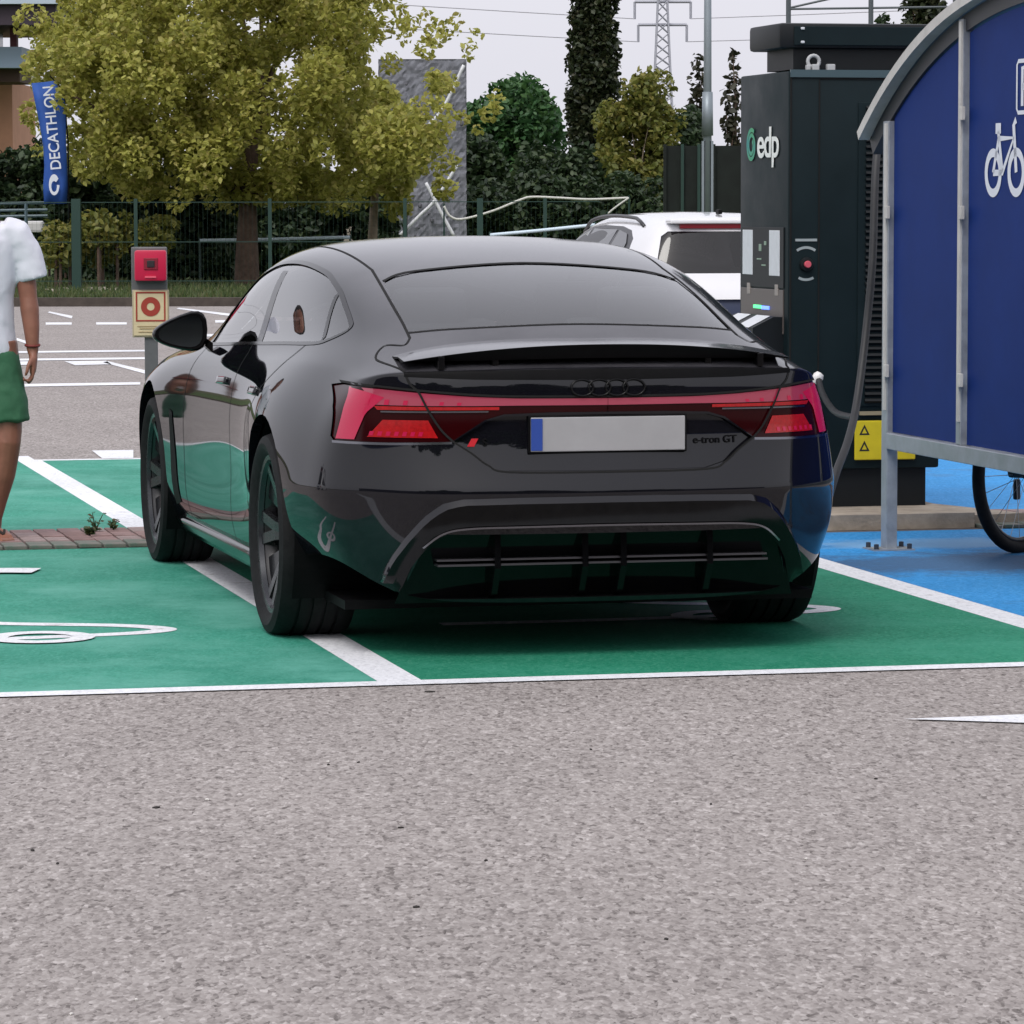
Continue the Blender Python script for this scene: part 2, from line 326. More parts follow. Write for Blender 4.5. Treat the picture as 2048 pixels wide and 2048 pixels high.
def car_body_cage():
    V = []; F = []; idx = {}
    def add(key, co):
        idx[key] = len(V); V.append(co)
    for k, st in enumerate(ST):
        for j, c in enumerate(st): add(('s', k, j), c)
    for r, row in REARG.items():
        for j, (y, z) in enumerate(row): add(('r', r, j), (XR[j], y, z))
    for r, row in FRONTG.items():
        for j, (y, z) in enumerate(row): add(('f', r, j), (XF[j], y, z))
    K = len(ST) - 1
    def rear(r, j):
        if r == 5: return idx[('s', 0, j)]
        return idx[('s', 0, r)] if j == 5 else idx[('r', r, j)]
    def front(r, j):
        if r == 5: return idx[('s', K, j)]
        return idx[('s', K, r)] if j == 5 else idx[('f', r, j)]
    for k in range(K):
        for j in range(10): F.append((idx[('s', k, j)], idx[('s', k, j + 1)], idx[('s', k + 1, j + 1)], idx[('s', k + 1, j)]))
    for r in range(5, 10):
        for j in range(5):
            F.append((rear(r, j + 1), rear(r, j), rear(r + 1, j), rear(r + 1, j + 1)))
            F.append((front(r, j), front(r, j + 1), front(r + 1, j + 1), front(r + 1, j)))
    return V, F, idx, rear
def build_body_base():
    V, F, idx, rear = car_body_cage()
    me = bpy.data.meshes.new('cage'); me.from_pydata(V, [], F); me.update()
    bm = bmesh.new(); bm.from_mesh(me)
    geom = bm.verts[:] + bm.edges[:] + bm.faces[:]
    bmesh.ops.mirror(bm, geom=geom, axis='X', merge_dist=0.0005)
    bmesh.ops.remove_doubles(bm, verts=bm.verts, dist=0.0005)
    cl = bm.edges.layers.float.get('crease_edge') or bm.edges.layers.float.new('crease_edge')
    zt = {}
    for e in bm.edges:
        a, b = e.verts[0].co, e.verts[1].co
        if abs(a.z - .56) < .012 and abs(b.z - .56) < .012 and a.y < -.3 and b.y < -.3: e[cl] = 0.85     # bumper crease
        ra = a.y < -.77 and .91 < a.z < .97; rb = b.y < -.77 and .91 < b.z < .97
        for k in (0,1,2,3,4,9,10,11):                                                                   # fender shoulder
            p5, q5 = ST[k][5], ST[k+1][5] if k + 1 < len(ST) else ST[k][5]
            for u_, w_ in ((a, b), (b, a)):
                if abs(abs(u_.x)-p5[0]) < .003 and abs(u_.y-p5[1]) < .003 and abs(u_.z-p5[2]) < .003 and abs(abs(w_.x)-q5[0]) < .003 and abs(w_.y-q5[1]) < .003 and abs(w_.z-q5[2]) < .003: e[cl] = .42
        if ra and rb and abs(a.x - b.x) > .05: e[cl] = 0.55                                             # deck edge
    bmesh.ops.recalc_face_normals(bm, faces=bm.faces); bm.to_mesh(me); bm.free()
    o = bpy.data.objects.new('cage', me); COL.objects.link(o)
    sm = o.modifiers.new('s', 'SUBSURF'); sm.levels = 4; sm.render_levels = 4
    res = evalmesh(o); bpy.data.objects.remove(o); return res
base = build_body_base()
base_bm = bmesh.new(); base_bm.from_mesh(base); bmesh.ops.recalc_face_normals(base_bm, faces=base_bm.faces)
base_bm.faces.ensure_lookup_table(); base_bm.normal_update()
BVH = BVHTree.FromBMesh(base_bm)
def surf_normal(p):
    loc, nrm, fi, d = BVH.find_nearest(p)
    if loc is None: return Vector((0, 0, 1))
    f = base_bm.faces[fi]; n = Vector((0, 0, 0)); ws = 0
    for v in f.verts:
        w = 1.0 / ((v.co - loc).length + 1e-5); n += v.normal * w; ws += w
    return n.normalized()
def set_normals(me):
    ns = [surf_normal(v.co) for v in me.vertices]
    me.polygons.foreach_set('use_smooth', [True] * len(me.polygons))
    me.normals_split_custom_set_from_vertices(ns)
def inside(poly, a, b):
    c = False; n = len(poly); j = n - 1
    for i in range(n):
        xi, yi = poly[i]; xj, yj = poly[j]
        if (yi > b) != (yj > b) and a < (xj - xi) * (b - yi) / (yj - yi) + xi: c = not c
        j = i
    return c
AX = {'x': (Vector((1, 0, 0)), 1, 2), 'y': (Vector((0, 1, 0)), 0, 2), 'z': (Vector((0, 0, 1)), 0, 1)}
def carve(bm, poly, axis, filt):
    """cut the outline into the skin along an axis and take the faces inside out; returns them as a new bmesh"""
    d, ia, ib = AX[axis]
    am, aM = min(p[0] for p in poly) - .04, max(p[0] for p in poly) + .04
    bm_, bM = min(p[1] for p in poly) - .04, max(p[1] for p in poly) + .04
    def near(f):
        c = f.calc_center_median(); return am < c[ia] < aM and bm_ < c[ib] < bM and filt(c, f.normal)
    n = len(poly)
    for i in range(n):
        p, q = poly[i], poly[(i + 1) % n]
        co = Vector((0, 0, 0)); co[ia] = p[0]; co[ib] = p[1]
        e = Vector((0, 0, 0)); e[ia] = q[0] - p[0]; e[ib] = q[1] - p[1]
        if e.length < 1e-6: continue
        L_ = e.length; eu = e / L_
        def touch(f):
            # only faces close to this edge
            c = f.calc_center_median(); w = c - co; w[{'x': 0, 'y': 1, 'z': 2}[axis]] = 0
            s = w.dot(eu); return -.05 < s < L_ + .05 and (w - eu * s).length < .06
        fs = [f for f in bm.faces if near(f) and touch(f)]
        if not fs: continue
        geom = set(fs)
        for f in fs: geom.update(f.edges); geom.update(f.verts)
        bmesh.ops.bisect_plane(bm, geom=list(geom), plane_co=co, plane_no=e.cross(d).normalized(), dist=1e-5)
    bm.normal_update()
    sel = [f for f in bm.faces if near(f) and inside(poly, f.calc_center_median()[ia], f.calc_center_median()[ib])]
    out = bmesh.new(); mp = {}
    for f in sel:
        vs = []
        for v in f.verts:
            if v not in mp: mp[v] = out.verts.new(v.co)
            vs.append(mp[v])
        try: out.faces.new(vs)
        except ValueError: pass
    bmesh.ops.delete(bm, geom=sel, context='FACES')
    return out
def from_bm(name, bm, m, parent, off=0.0, normals=True, custom=None):
    me = bpy.data.meshes.new(name)
    if off or custom:
        for v in bm.verts:
            if custom: v.co = custom(v.co)
            else: v.co = v.co + surf_normal(v.co) * off
    bm.to_mesh(me); bm.free()
    o = link(name, me, m, parent)
    if normals: set_normals(me)
    else: me.polygons.foreach_set('use_smooth', [True] * len(me.polygons))
    return o
def rim(bm, depth, name, m, parent, dirv):
    """wall round the open boundary of an extracted piece, running inwards"""
    vs = []; fs = []
    for e in bm.edges:
        if len(e.link_faces) == 1:
            a, b = e.verts[0].co.copy(), e.verts[1].co.copy(); o = len(vs)
            vs += [a, b, b + dirv * depth, a + dirv * depth]; fs.append((o, o + 1, o + 2, o + 3))
    return pyobj(name, vs, fs, m, parent)
def hit(a, b, axis='y', side=-1, far=3.0):
    """point on the skin seen along an axis: y rear (a=x,b=z), x side (a=y,b=z), z top (a=x,b=y)"""
    if axis == 'y': o, d = Vector((a, side * far, b)), Vector((0, -side, 0))
    elif axis == 'x': o, d = Vector((side * far, a, b)), Vector((-side, 0, 0))
    else: o, d = Vector((a, b, far)), Vector((0, 0, -1))
    loc, n, fi, dist = BVH.ray_cast(o, d)
    return loc
def patch(name, top, bot, m, parent, off=0.003, axis='y', side=-1, nu=10, nv=4, thick=0.0, off2=None):
    """sheet between two polylines laid on the skin"""
    def res(pl, n):
        P = [Vector((p[0], p[1], 0)) for p in pl]; L = [0]
        for i in range(1, len(P)): L.append(L[-1] + (P[i] - P[i - 1]).length)
        out = []
        for k in range(n + 1):
            s = L[-1] * k / n; i = 1
            while i < len(L) - 1 and L[i] < s: i += 1
            t = (s - L[i - 1]) / max(1e-9, L[i] - L[i - 1]); out.append(P[i - 1].lerp(P[i], t))
        return out
    T, B = res(top, nu), res(bot, nu); vs = []; ns = []; fs = []
    last = None
    for i in range(nu + 1):
        for j in range(nv + 1):
            q = T[i].lerp(B[i], j / nv); h = hit(q.x, q.y, axis, side)
            if h is None: h = last if last else Vector((0, 0, 0))
            last = h; nn = surf_normal(h); vs.append(h + nn * (off if off2 is None else off + (off2 - off) * j / nv)); ns.append(nn)
    for i in range(nu):
        for j in range(nv):
            a = i * (nv + 1) + j; fs.append((a, a + 1, a + nv + 2, a + nv + 1))
    if thick:
        n0 = len(vs); vs2 = [v - n * thick for v, n in zip(vs, ns)]
        ring = [i * (nv + 1) for i in range(nu + 1)] + [nu * (nv + 1) + j for j in range(1, nv + 1)] + [i * (nv + 1) + nv for i in range(nu - 1, -1, -1)] + [j for j in range(nv - 1, 0, -1)]
        vs = vs + vs2
        for a, b in zip(ring, ring[1:] + ring[:1]): fs.append((a, b, b + n0, a + n0))
    c0, c1, c2 = (vs[i] for i in fs[(nu // 2) * nv][:3])
    if (c1 - c0).cross(c2 - c0).dot(ns[fs[(nu // 2) * nv][0]]) < 0: fs = [f[::-1] for f in fs]
    o = pyobj(name, vs, fs, m, parent, smooth=True)
    if not thick and off2 is None: o.data.normals_split_custom_set_from_vertices(ns)
    return o
def seam(name, pts, w, m, parent, off=0.0012, axis='y', side=-1, n=6):
    P = catmull([(p[0], p[1], 0) for p in pts], n) if n > 1 else [Vector((p[0], p[1], 0)) for p in pts]
    vs = []; fs = []; ns = []
    for i, p in enumerate(P):
        d = (P[min(i + 1, len(P) - 1)] - P[max(i - 1, 0)]).normalized(); nrm = Vector((-d.y, d.x, 0))
        for s in (-1, 1):
            q = p + nrm * (w / 2 * s); h = hit(q.x, q.y, axis, side)
            if h is None: h = vs[-1] if vs else Vector((0, 0, 0))
            k = surf_normal(h); vs.append(h + k * off); ns.append(k)
    for i in range(len(P) - 1): fs.append((2 * i, 2 * i + 1, 2 * i + 3, 2 * i + 2))
    f0 = fs[len(fs) // 2]
    if (vs[f0[1]] - vs[f0[0]]).cross(vs[f0[2]] - vs[f0[0]]).dot(ns[f0[0]]) < 0: fs = [f[::-1] for f in fs]
    return pyobj(name, vs, fs, m, parent, smooth=True)
def mir(poly): return [(-a, b) for a, b in poly]

skin = base_bm.copy()
IN = Vector((0, 1, 0))
# wheel arches (both sides) and their dark liners
def circ(cy, cz, r, n=40): return [(cy + r * math.cos(2 * math.pi * i / n), cz + r * math.sin(2 * math.pi * i / n)) for i in range(n)]
RWH, FWH = 0.352, 0.348
for s in (-1, 1):
    for cy, rr in ((0.0, .398), (2.9, .392)):
        pc = carve(skin, circ(cy, .372, rr), 'x', lambda c, n, s=s: c.x * s > .6)
        rim(pc, .035, 'wheel_arch_lip', PAINT, car, Vector((-s, 0, 0))); pc.free()
        lm = MB(); n = 30
        arc = [(cy + rr * 1.0 * math.cos(t), .372 + rr * 1.0 * math.sin(t)) for t in [math.pi * (1.18 - 1.36 * i / n) for i in range(n + 1)]]
        vs = []; fs = []
        for (y, z) in arc:
            vs += [(s * (.925 if cy < 1 else .94), y, z), (s * .60, y, z)]
        for i in range(n): fs.append((2 * i, 2 * i + 1, 2 * i + 3, 2 * i + 2))
        k = len(vs); vs.append((s * .60, cy, .30))
        for i in range(n): fs.append((2 * i + 1, 2 * i + 3, k))
        pyobj('wheel_arch_liner', vs, fs, SATBLK, car)
# side windows
DLO = [(1.98,.945),(1.70,.955),(1.25,.972),(.80,.988),(.40,1.002),(-.03,1.016),(-.16,1.036),(-.235,1.063),(-.23,1.080),(-.18,1.098),(-.05,1.138),(.11,1.185),(.27,1.222),(.44,1.252),(.73,1.277),(1.0,1.282),(1.24,1.268),(1.5,1.222),(1.70,1.150),(1.85,1.056)]
for s in (-1, 1):
    pc = carve(skin, DLO, 'x', lambda c, n, s=s: c.x * s > .5)
    rim(pc, .03, 'window_frame', SATBLK, car, Vector((-s, 0, 0)))
    g = from_bm('side_window', pc, CARGLASS, car, off=-.004)
    seam('window_seal', DLO + DLO[:1], .012, GLOSSBLK, car, off=.002, axis='x', side=s, n=4)
    patch('door_pillar_trim', [(1.07,1.279),(.98,1.279)], [(.99,.984),(.88,.987)], GLOSSBLK, car, off=-.003, axis='x', side=s, nu=4, nv=8)
    seam('quarter_divider', [(.14,1.185),(.03,1.10),(-.07,1.034)], .018, GLOSSBLK, car, off=-.002, axis='x', side=s)
# rear window and windscreen
RG = [(-.565,1.068),(-.555,1.120),(-.545,1.175),(-.530,1.222),(-.515,1.236),(-.40,1.260),(-.27,1.275),(-.13,1.283),(0,1.286)]
RG = RG + [(-a, b) for a, b in RG[-2::-1]] + [(.40,1.082),(.20,1.092),(0,1.095),(-.20,1.092),(-.40,1.082)]
pc = carve(skin, RG, 'y', lambda c, n: -.85 < c.y < .7 and c.z > 1.03)
rim(pc, .02, 'rear_window_frame', SATBLK, car, Vector((0, .3, -1)))
rg = from_bm('rear_window', pc, REARGLASS, car, off=-.002)
WS = [(-.60,1.99),(-.655,2.36),(-.40,2.43),(0,2.46),(.40,2.43),(.655,2.36),(.60,1.99),(.555,1.60),(.30,1.63),(0,1.64),(-.30,1.63),(-.555,1.60)]
pc = carve(skin, WS, 'z', lambda c, n: c.z > .9 and c.y > 1.2)
from_bm('windshield', pc, WSGLASS, car, off=-.003)
# rear number-plate panel (recessed octagon), lamp clusters, diffuser opening
OCT = [(-.505,.728),(-.40,.652),(-.33,.632),(0,.629),(.33,.632),(.40,.652),(.505,.728),(.40,.792),(.34,.808),(0,.812),(-.34,.808),(-.40,.792)]
rearf = lambda c, n: c.y < -.45
pc = carve(skin, OCT, 'y', rearf)
rim(pc, .022, 'plate_recess_edge', SATBLK, car, IN)
pp = from_bm('plate_panel', pc, PAINT, car, normals=True, custom=lambda c: Vector((c.x, c.y + .016 - (c.z - .72) * .03, c.z)))
LAMP = [(0,.868),(-.15,.868),(-.30,.870),(-.45,.876),(-.60,.888),(-.72,.900),(-.805,.906),(-.822,.898),(-.842,.830),(-.858,.735),(-.852,.722),(-.70,.722),(-.512,.726),(-.405,.797),(-.345,.815),(-.20,.820),(0,.820)]
for s in (-1, 1):
    pl = LAMP if s < 0 else mir(LAMP)[::-1]
    pc = carve(skin, pl, 'y', lambda c, n, s=s: c.y < -.30)
    rim(pc, .02, 'lamp_edge', GLOSSBLK, car, IN)
    tl = from_bm('tail_light', pc, LAMPSMOKE, car, off=-.006)
    f = (lambda P: P) if s < 0 else mir
    patch('light_band', f([(-.0,.864),(-.30,.866),(-.45,.872),(-.60,.883),(-.72,.894),(-.800,.900)]), f([(0,.842),(-.30,.843),(-.45,.842),(-.60,.842),(-.72,.843),(-.770,.844)]), LAMPBAR, tl, off=-.003, nu=30, nv=5)
    patch('light_blade', f([(-.800,.897),(-.822,.835),(-.848,.728)]), f([(-.715,.868),(-.768,.815),(-.800,.728)]), LAMPRED, tl, off=-.002, nu=10, nv=6)
    patch('reflector_block', f([(-.585,.795),(-.720,.795)]), f([(-.555,.738),(-.765,.738)]), LAMPDEEP, tl, off=-.003, nu=12, nv=4)
    for k in range(7):
        x = -.60 - k * .024
        patch('lamp_led', f([(x,.757),(x-.012,.757)]), f([(x-.004,.743),(x-.016,.743)]), LAMPRED, tl, off=-.0015, nu=1, nv=1)
    for k in range(6):
        x = -.48 - k * .055
        patch('lamp_led', f([(x,.853 + k*.002),(x-.013,.853 + k*.002)]), f([(x-.003,.844),(x-.016,.844)]), LAMPRED, tl, off=-.001, nu=1, nv=1)
    patch('light_underband', f([(-.36,.8385),(-.55,.8385),(-.745,.8395)]), f([(-.36,.829),(-.55,.828),(-.735,.827)]), LAMPDEEP, tl, off=-.003, nu=16, nv=1)
    seam('lamp_line', f([(-.395,.8235),(-.55,.8225),(-.725,.8215)]), .005, CHROME, tl, off=-.001)
    seam('lamp_gap', f([(0,.871),(-.30,.873),(-.45,.879),(-.60,.891),(-.72,.903),(-.805,.910)]), .007, SEAM, car, off=.0016)
    seam('lamp_trim', f([(-.512,.722),(-.70,.717),(-.855,.717)]), .008, CHROME, car, off=.001)
    seam('lid_seam', f([(-.655,.957),(-.640,.915),(-.612,.885),(-.585,.83),(-.545,.765),(-.507,.726)]), .007, SEAM, car, off=.0016)
    seam('lid_seam', f([(-.507,.726),(-.45,.688),(-.40,.650),(-.33,.628),(0,.625)]), .006, SEAM, car, off=.0016)
# opening for the diffuser
DIF = [(-.545,.425),(.545,.425),(.60,.385),(.665,.205),(-.665,.205),(-.60,.385)]
pc = carve(skin, DIF, 'y', lambda c, n: c.y < -.5)
rim(pc, .16, 'diffuser_side', SATBLK, car, IN); pc.free()
# the skin itself
body = from_bm('body', skin, PAINT, car)
# ---- rear details
def on(x, z, off=0.0):
    h = hit(x, z); return h + surf_normal(h) * off
FR_T = [(-.735,.235),(-.70,.34),(-.655,.415),(-.605,.480),(-.550,.525),(-.49,.541),(-.30,.546),(0,.548),(.30,.546),(.49,.541),(.550,.525),(.605,.480),(.655,.415),(.70,.34),(.735,.235)]
FR_M = [(-.717,.235),(-.682,.337),(-.638,.406),(-.590,.467),(-.539,.509),(-.482,.525),(-.30,.530),(0,.532),(.30,.530),(.482,.525),(.539,.509),(.590,.467),(.638,.406),(.682,.337),(.717,.235)]
FR_B = [(-.660,.235),(-.632,.32),(-.595,.375),(-.555,.412),(-.515,.435),(-.465,.443),(-.30,.447),(0,.449),(.30,.447),(.465,.443),(.515,.435),(.555,.412),(.595,.375),(.632,.32),(.660,.235)]
patch('diffuser_frame_bevel', FR_T, FR_M, PAINT, car, off=.001, off2=.020, nu=56, nv=3)
patch('diffuser_frame', FR_M, FR_B, GLOSSBLK, car, off=.020, off2=.008, nu=56, nv=4)
seam('frame_highlight', [(-.60,.383),(-.54,.430),(-.46,.447),(-.30,.452),(0,.455),(.30,.452),(.46,.447),(.54,.430),(.60,.383)], .006, CHROME, car, off=.0135)
yb = -.985
pyobj('diffuser_floor', [(-.60,yb,.43),(.60,yb,.43),(.68,yb+.10,.19),(-.68,yb+.10,.19)], [(0,1,2,3)], GLOSSBLK, car)
for z, d in ((.322,.0), (.338,.012)):
    MB().box((0, -.975 + d, z), (1.12, .06, .0065)).build('diffuser_blade', mat('blade_grey', (.10,.10,.11), rough=.3, metal=.8), car)
for x in (-.36, -.065, .065, .36):
    w = .020
    MB().prism([(x - w/2, -1.005, .42), (x - w/2, -.96, .42), (x - w/2, -.90, .20), (x - w/2, -.955, .22), (x - w/2, -1.012, .31)], (w, 0, 0)).build('diffuser_fin', GLOSSBLK, car)
MB().box((0, -.60, .21), (.95, .40, .02)).build('diffuser_tray', SATBLK, car)
# spoiler blade standing clear of the deck, with its supports
def spo(x):
    a = abs(x) / .66; return 1.040 - .055 * a ** 2.2
SXS = [-.655 + 1.31 * i / 40 for i in range(41)]
vs = []; fs = []
for x in SXS:
    a = abs(x) / .655; yr = -1.045 + .11 * a ** 2.4; yf = -.760 + .02 * a
    zt = spo(x); hgt = max(.004, .046 * (1 - a ** 2.6)); zf = hit(x, yf, 'z').z + .003
    ym = (yr + yf) / 2; zm = (zt + zf) / 2 + .006
    vs += [(x, yf, zf), (x, ym, zm), (x, yr, zt), (x, yr + .028, zt - hgt), (x, yr + .055, zt - hgt - .001), (x, ym, zm - .022 * (1 - a ** 3) - .004), (x, yf, zf - .012)]
for i in range(40):
    for k in range(7): fs.append((7 * i + k, 7 * i + 7 + k, 7 * i + 7 + (k + 1) % 7, 7 * i + (k + 1) % 7))
fs += [tuple(range(7))[::-1], tuple(range(280, 287))]
spm = pyobj('rear_spoiler', vs, fs, [PAINT, SATBLK], car, smooth=True)
bmf = bmesh.new(); bmf.from_mesh(spm.data); bmesh.ops.recalc_face_normals(bmf, faces=bmf.faces); bmf.to_mesh(spm.data); bmf.free()
for p_ in spm.data.polygons: p_.material_index = 0 if p_.normal.z > .5 else 1
sharp(spm.data, 35)
for x in (-.36, .36, .54, -.54):
    MB().box((x, -.955, .982), (.022, .05, .045), bev=.004).build('spoiler_support', GLOSSBLK, car)
patch('spoiler_shade_strip', [(-.655,.950),(-.45,.956),(0,.960),(.45,.956),(.655,.950)], [(-.655,.936),(-.45,.928),(0,.924),(.45,.928),(.655,.936)], SATBLK, car, off=.002, nu=30, nv=3)  # flat black strip stands in for the shade and dark reflection under the spoiler
# four-ring emblem, badges, number plate
for k in range(4):
    cx = (k - 1.5) * .058; rg_ = MB(); P = []
    for i in range(33):
        t = 2 * math.pi * i / 32; h = hit(cx + .037 * math.cos(t), .8985 + .026 * math.sin(t)); P.append(h + surf_normal(h) * .004)
    rg_.tube(P, .0038, 6, caps=False).build('emblem_ring', GLOSSBLK, car, smooth=True)
h = hit(0, .745)
pl = MB().box((0, h.y + .004, .748), (.52, .012, .112), bev=.003).build('number_plate', mat('plate_white', (.33, .33, .34), rough=.35, var=.06, scale=6), car)
MB().box((-.241, h.y - .0035, .748), (.038, .004, .104)).build('plate_band', mat('plate_blue', (.02, .06, .30), rough=.4), pl)
MB().box((0, h.y + .008, .748), (.535, .012, .124), bev=.004).build('plate_holder', SATBLK, car)
def stick_text(name, body, size, x, z, m, sx=1.0):
    t = textobj(name, body, size, m, car, ext=.0008, sx=sx)
    for v in t.data.vertices:
        X, Z = x + v.co.x, z + v.co.y; hh = hit(X, Z); v.co = Vector((X, hh.y + .012 - v.co.z - (Z - .72) * .03, Z))
    return t
stick_text('badge_lettering', 'e-tron GT', .034, .372, .722, SATBLK, 1.1)
RED = mat('badge_red', (.55, .015, .025), rough=.35)
hh = hit(-.445, .722)
MB().prism([(-.462, hh.y + .0085, .710), (-.440, hh.y + .0085, .710), (-.426, hh.y + .0085, .736), (-.448, hh.y + .0085, .736)], (0, .006, 0)).build('red_badge', RED, car)
stick_text('badge_letter', 'S', .036, -.405, .722, SATBLK)
# rear deck seam, roof channels, bonnet
seam('glass_seam', [(-.565,1.066),(-.40,1.080),(0,1.093),(.40,1.080),(.565,1.066)], .0035, SEAM, car, off=.0015)
seam('glass_seam', [(-.53,1.228),(-.40,1.262),(0,1.288),(.40,1.262),(.53,1.228)], .0045, SEAM, car, off=.0015)
for s in (-1, 1):
    seam('roof_channel', [(s*.560,1.55),(s*.560,1.1),(s*.55,.65),(s*.537,.30),(s*.532,.20)], .008, SEAM, car, off=.0015, axis='z')
    seam('glass_side_seal', [(s*.533,.22),(s*.545,0.0),(s*.555,-.25),(s*.560,-.45),(s*.568,-.61)], .009, SEAM, car, off=.0015, axis='z')
    seam('lid_seam', [(s*.568,-.61),(s*.60,-.66),(s*.655,-.60),(s*.70,-.70),(s*.655,-.90)], .007, SEAM, car, off=.0016, axis='z')
    # doors, handles, sill blade, charging flap, vent behind the front wheel
    seam('door_seam', [(1.02,.985),(1.00,.85),(.98,.6),(.98,.35),(.98,.24)], .006, SEAM, car, axis='x', side=s)
    seam('door_seam', [(.06,1.018),(.20,.90),(.40,.72),(.47,.5),(.44,.26)], .006, SEAM, car, axis='x', side=s)
    seam('door_seam', [(2.02,.945),(2.08,.8),(2.12,.6),(2.10,.4),(2.06,.25)], .006, SEAM, car, axis='x', side=s)
    for y in (1.16, .30):
        patch('door_handle', [(y,.848),(y+.21,.842)], [(y,.822),(y+.21,.816)], PAINT, car, off=.012, axis='x', side=s, nu=6, nv=3, thick=.012)
    patch('sill_blade', [(.46,.245),(2.42,.235)], [(.46,.185),(2.42,.180)], GLOSSBLK, car, off=.022, axis='x', side=s, nu=12, nv=3, thick=.03)
    patch('side_vent', [(2.34,.66),(2.40,.67)], [(2.24,.30),(2.38,.28)], SATBLK, car, off=.003, axis='x', side=s, nu=3, nv=8)
    # mirror
    mroot = MB()
    ctr = Vector((s * .985, 1.86, .998))
    rings = []
    for k, (dy, w, hgt) in enumerate(((-.055, .098, .062), (-.045, .104, .068), (.0, .102, .066), (.05, .085, .055), (.09, .045, .03), (.10, .015, .01))):
        ring = []
        for i in range(20):
            t = 2 * math.pi * i / 20; cx, cz = math.cos(t), math.sin(t)
            x = math.copysign(abs(cx) ** .75, cx) * w; z = math.copysign(abs(cz) ** .75, cz) * hgt
            z *= 1.0 - .48 * (x * s / .104) ; z += -.010 * (x * s / .104)
            ring.append(ctr + Vector((x, dy + .03 * (x * s / .118) , z)))
        rings.append(ring)
    mroot.loft(rings); mr = mroot.build('side_mirror', GLOSSBLK, car, angle=40)
    gl_ring = [p + Vector((0, -.002, 0)) for p in rings[0]]; cg = sum((Vector(p) for p in gl_ring), Vector()) / 20
    gl_ring = [cg + (p - cg) * .86 for p in gl_ring]
    pyobj('mirror_glass', gl_ring, [tuple(range(20))], mat('mirror_silver', (.16, .19, .20), rough=.03, metal=1.0), mr)
    MB().loft([[ctr + Vector((-s*.10 + a*.0, b, c)) for a, b, c in ((0,-.03,-.055),(0,.04,-.055),(0,.04,-.02),(0,-.03,-.02))], [Vector((s*.855, 1.86 + b, .935 + c)) for b, c in ((-.04,-.02),(.05,-.02),(.05,.02),(-.04,.02))]]).build('mirror_arm', GLOSSBLK, car)
# underside
MB().box((0, 1.45, .17), (1.62, 4.3, .03)).build('underbody', SATBLK, car)
# ---- wheels
def wheel(cx, cy, rad, width, s):
    w = empty('wheel', (cx, cy, rad)); w.parent = car
    M = Matrix.Rotation(R(90) * s, 4, 'Y')           # local +Z points outwards
    h = width / 2; rr = .272
    prof = [(rr, -h * .80), (rr + .03, -h * .98), (rad - .035, -h * 1.0), (rad - .010, -h * .93)]
    for k in range(5):
        a = -h * .80 + 2 * h * .80 * k / 5; b = a + 2 * h * .80 / 5
        prof += [(rad, a + .004), (rad, b - .008)]
        if k < 4: prof += [(rad - .008, b - .006), (rad - .008, b + .002)]
    prof += [(rad - .010, h * .93), (rad - .035, h * 1.0), (rr + .03, h * .98), (rr + .006, h * .86), (rr, h * .80)]
    t = MB().lathe(prof, 64, M).build('tyre', RUBBER, w, angle=30)
    MB().lathe([(rr + .004, -h * .8), (rr - .012, -h * .75), (rr - .03, -.02), (rr - .03, h * .3), (rr - .014, h * .74), (rr + .004, h * .84), (rr + .006, h * .80)], 56, M).build('rim_barrel', RIMDARK, w, angle=40)
    rim_ = MB().lathe([(rr + .005, h * .84), (rr - .012, h * .82), (rr - .020, h * .70)], 56, M).build('rim_edge', ALU, w, angle=40)
    zf = h * .74
    for k in range(5):
        a0 = 2 * math.pi * k / 5 + .3
        for da, wd in ((-.17, .030), (.17, .030)):
            pts = []
            for r_, ww, zz in ((.055, .022, zf - .045), (.13, .019, zf - .025), (rr - .012, wd * .62, zf + .002)):
                a = a0 + da * (r_ / rr) ** .6
                c = Vector((math.cos(a), math.sin(a), 0)); tn = Vector((-math.sin(a), math.cos(a), 0))
                pts.append([M @ (c * r_ + tn * ww + Vector((0, 0, zz))), M @ (c * r_ - tn * ww + Vector((0, 0, zz))), M @ (c * r_ - tn * ww * .8 + Vector((0, 0, zz - .03))), M @ (c * r_ + tn * ww * .8 + Vector((0, 0, zz - .03)))])
            MB().loft(pts).build('spoke', ALU, w)
        pts = []
        for r_, ww, zz in ((.12, .012, zf - .05), (.20, .035, zf - .03), (rr - .014, .052, zf - .018)):
            c = Vector((math.cos(a0 + .62), math.sin(a0 + .62), 0)); tn = Vector((-math.sin(a0 + .62), math.cos(a0 + .62), 0))
            pts.append([M @ (c * r_ + tn * ww + Vector((0, 0, zz))), M @ (c * r_ - tn * ww + Vector((0, 0, zz))), M @ (c * r_ - tn * ww + Vector((0, 0, zz - .012))), M @ (c * r_ + tn * ww + Vector((0, 0, zz - .012)))])
        MB().loft(pts).build('aero_blade', RIMDARK, w)
    MB().lathe([(.001, zf - .028), (.034, zf - .030), (.055, zf - .04), (.06, zf - .08)], 24, M).build('hub_cap', RIMDARK, w, angle=40)
    MB().lathe([(.06, -.02), (.185, -.02), (.185, .012), (.06, .012)], 40, M).build('brake_disc', mat('brake_steel', (.25, .25, .26), rough=.35, metal=.9), w)
    cal_ = MB()
    cal_.box((0, .15, .0), (.09, .07, .16), bev=.012).build('brake_caliper', SATBLK, w)
for s in (-1, 1):
    wheel(s * .822, 0.0, RWH, .285, s); wheel(s * .835, 2.9, FWH, .245, s)
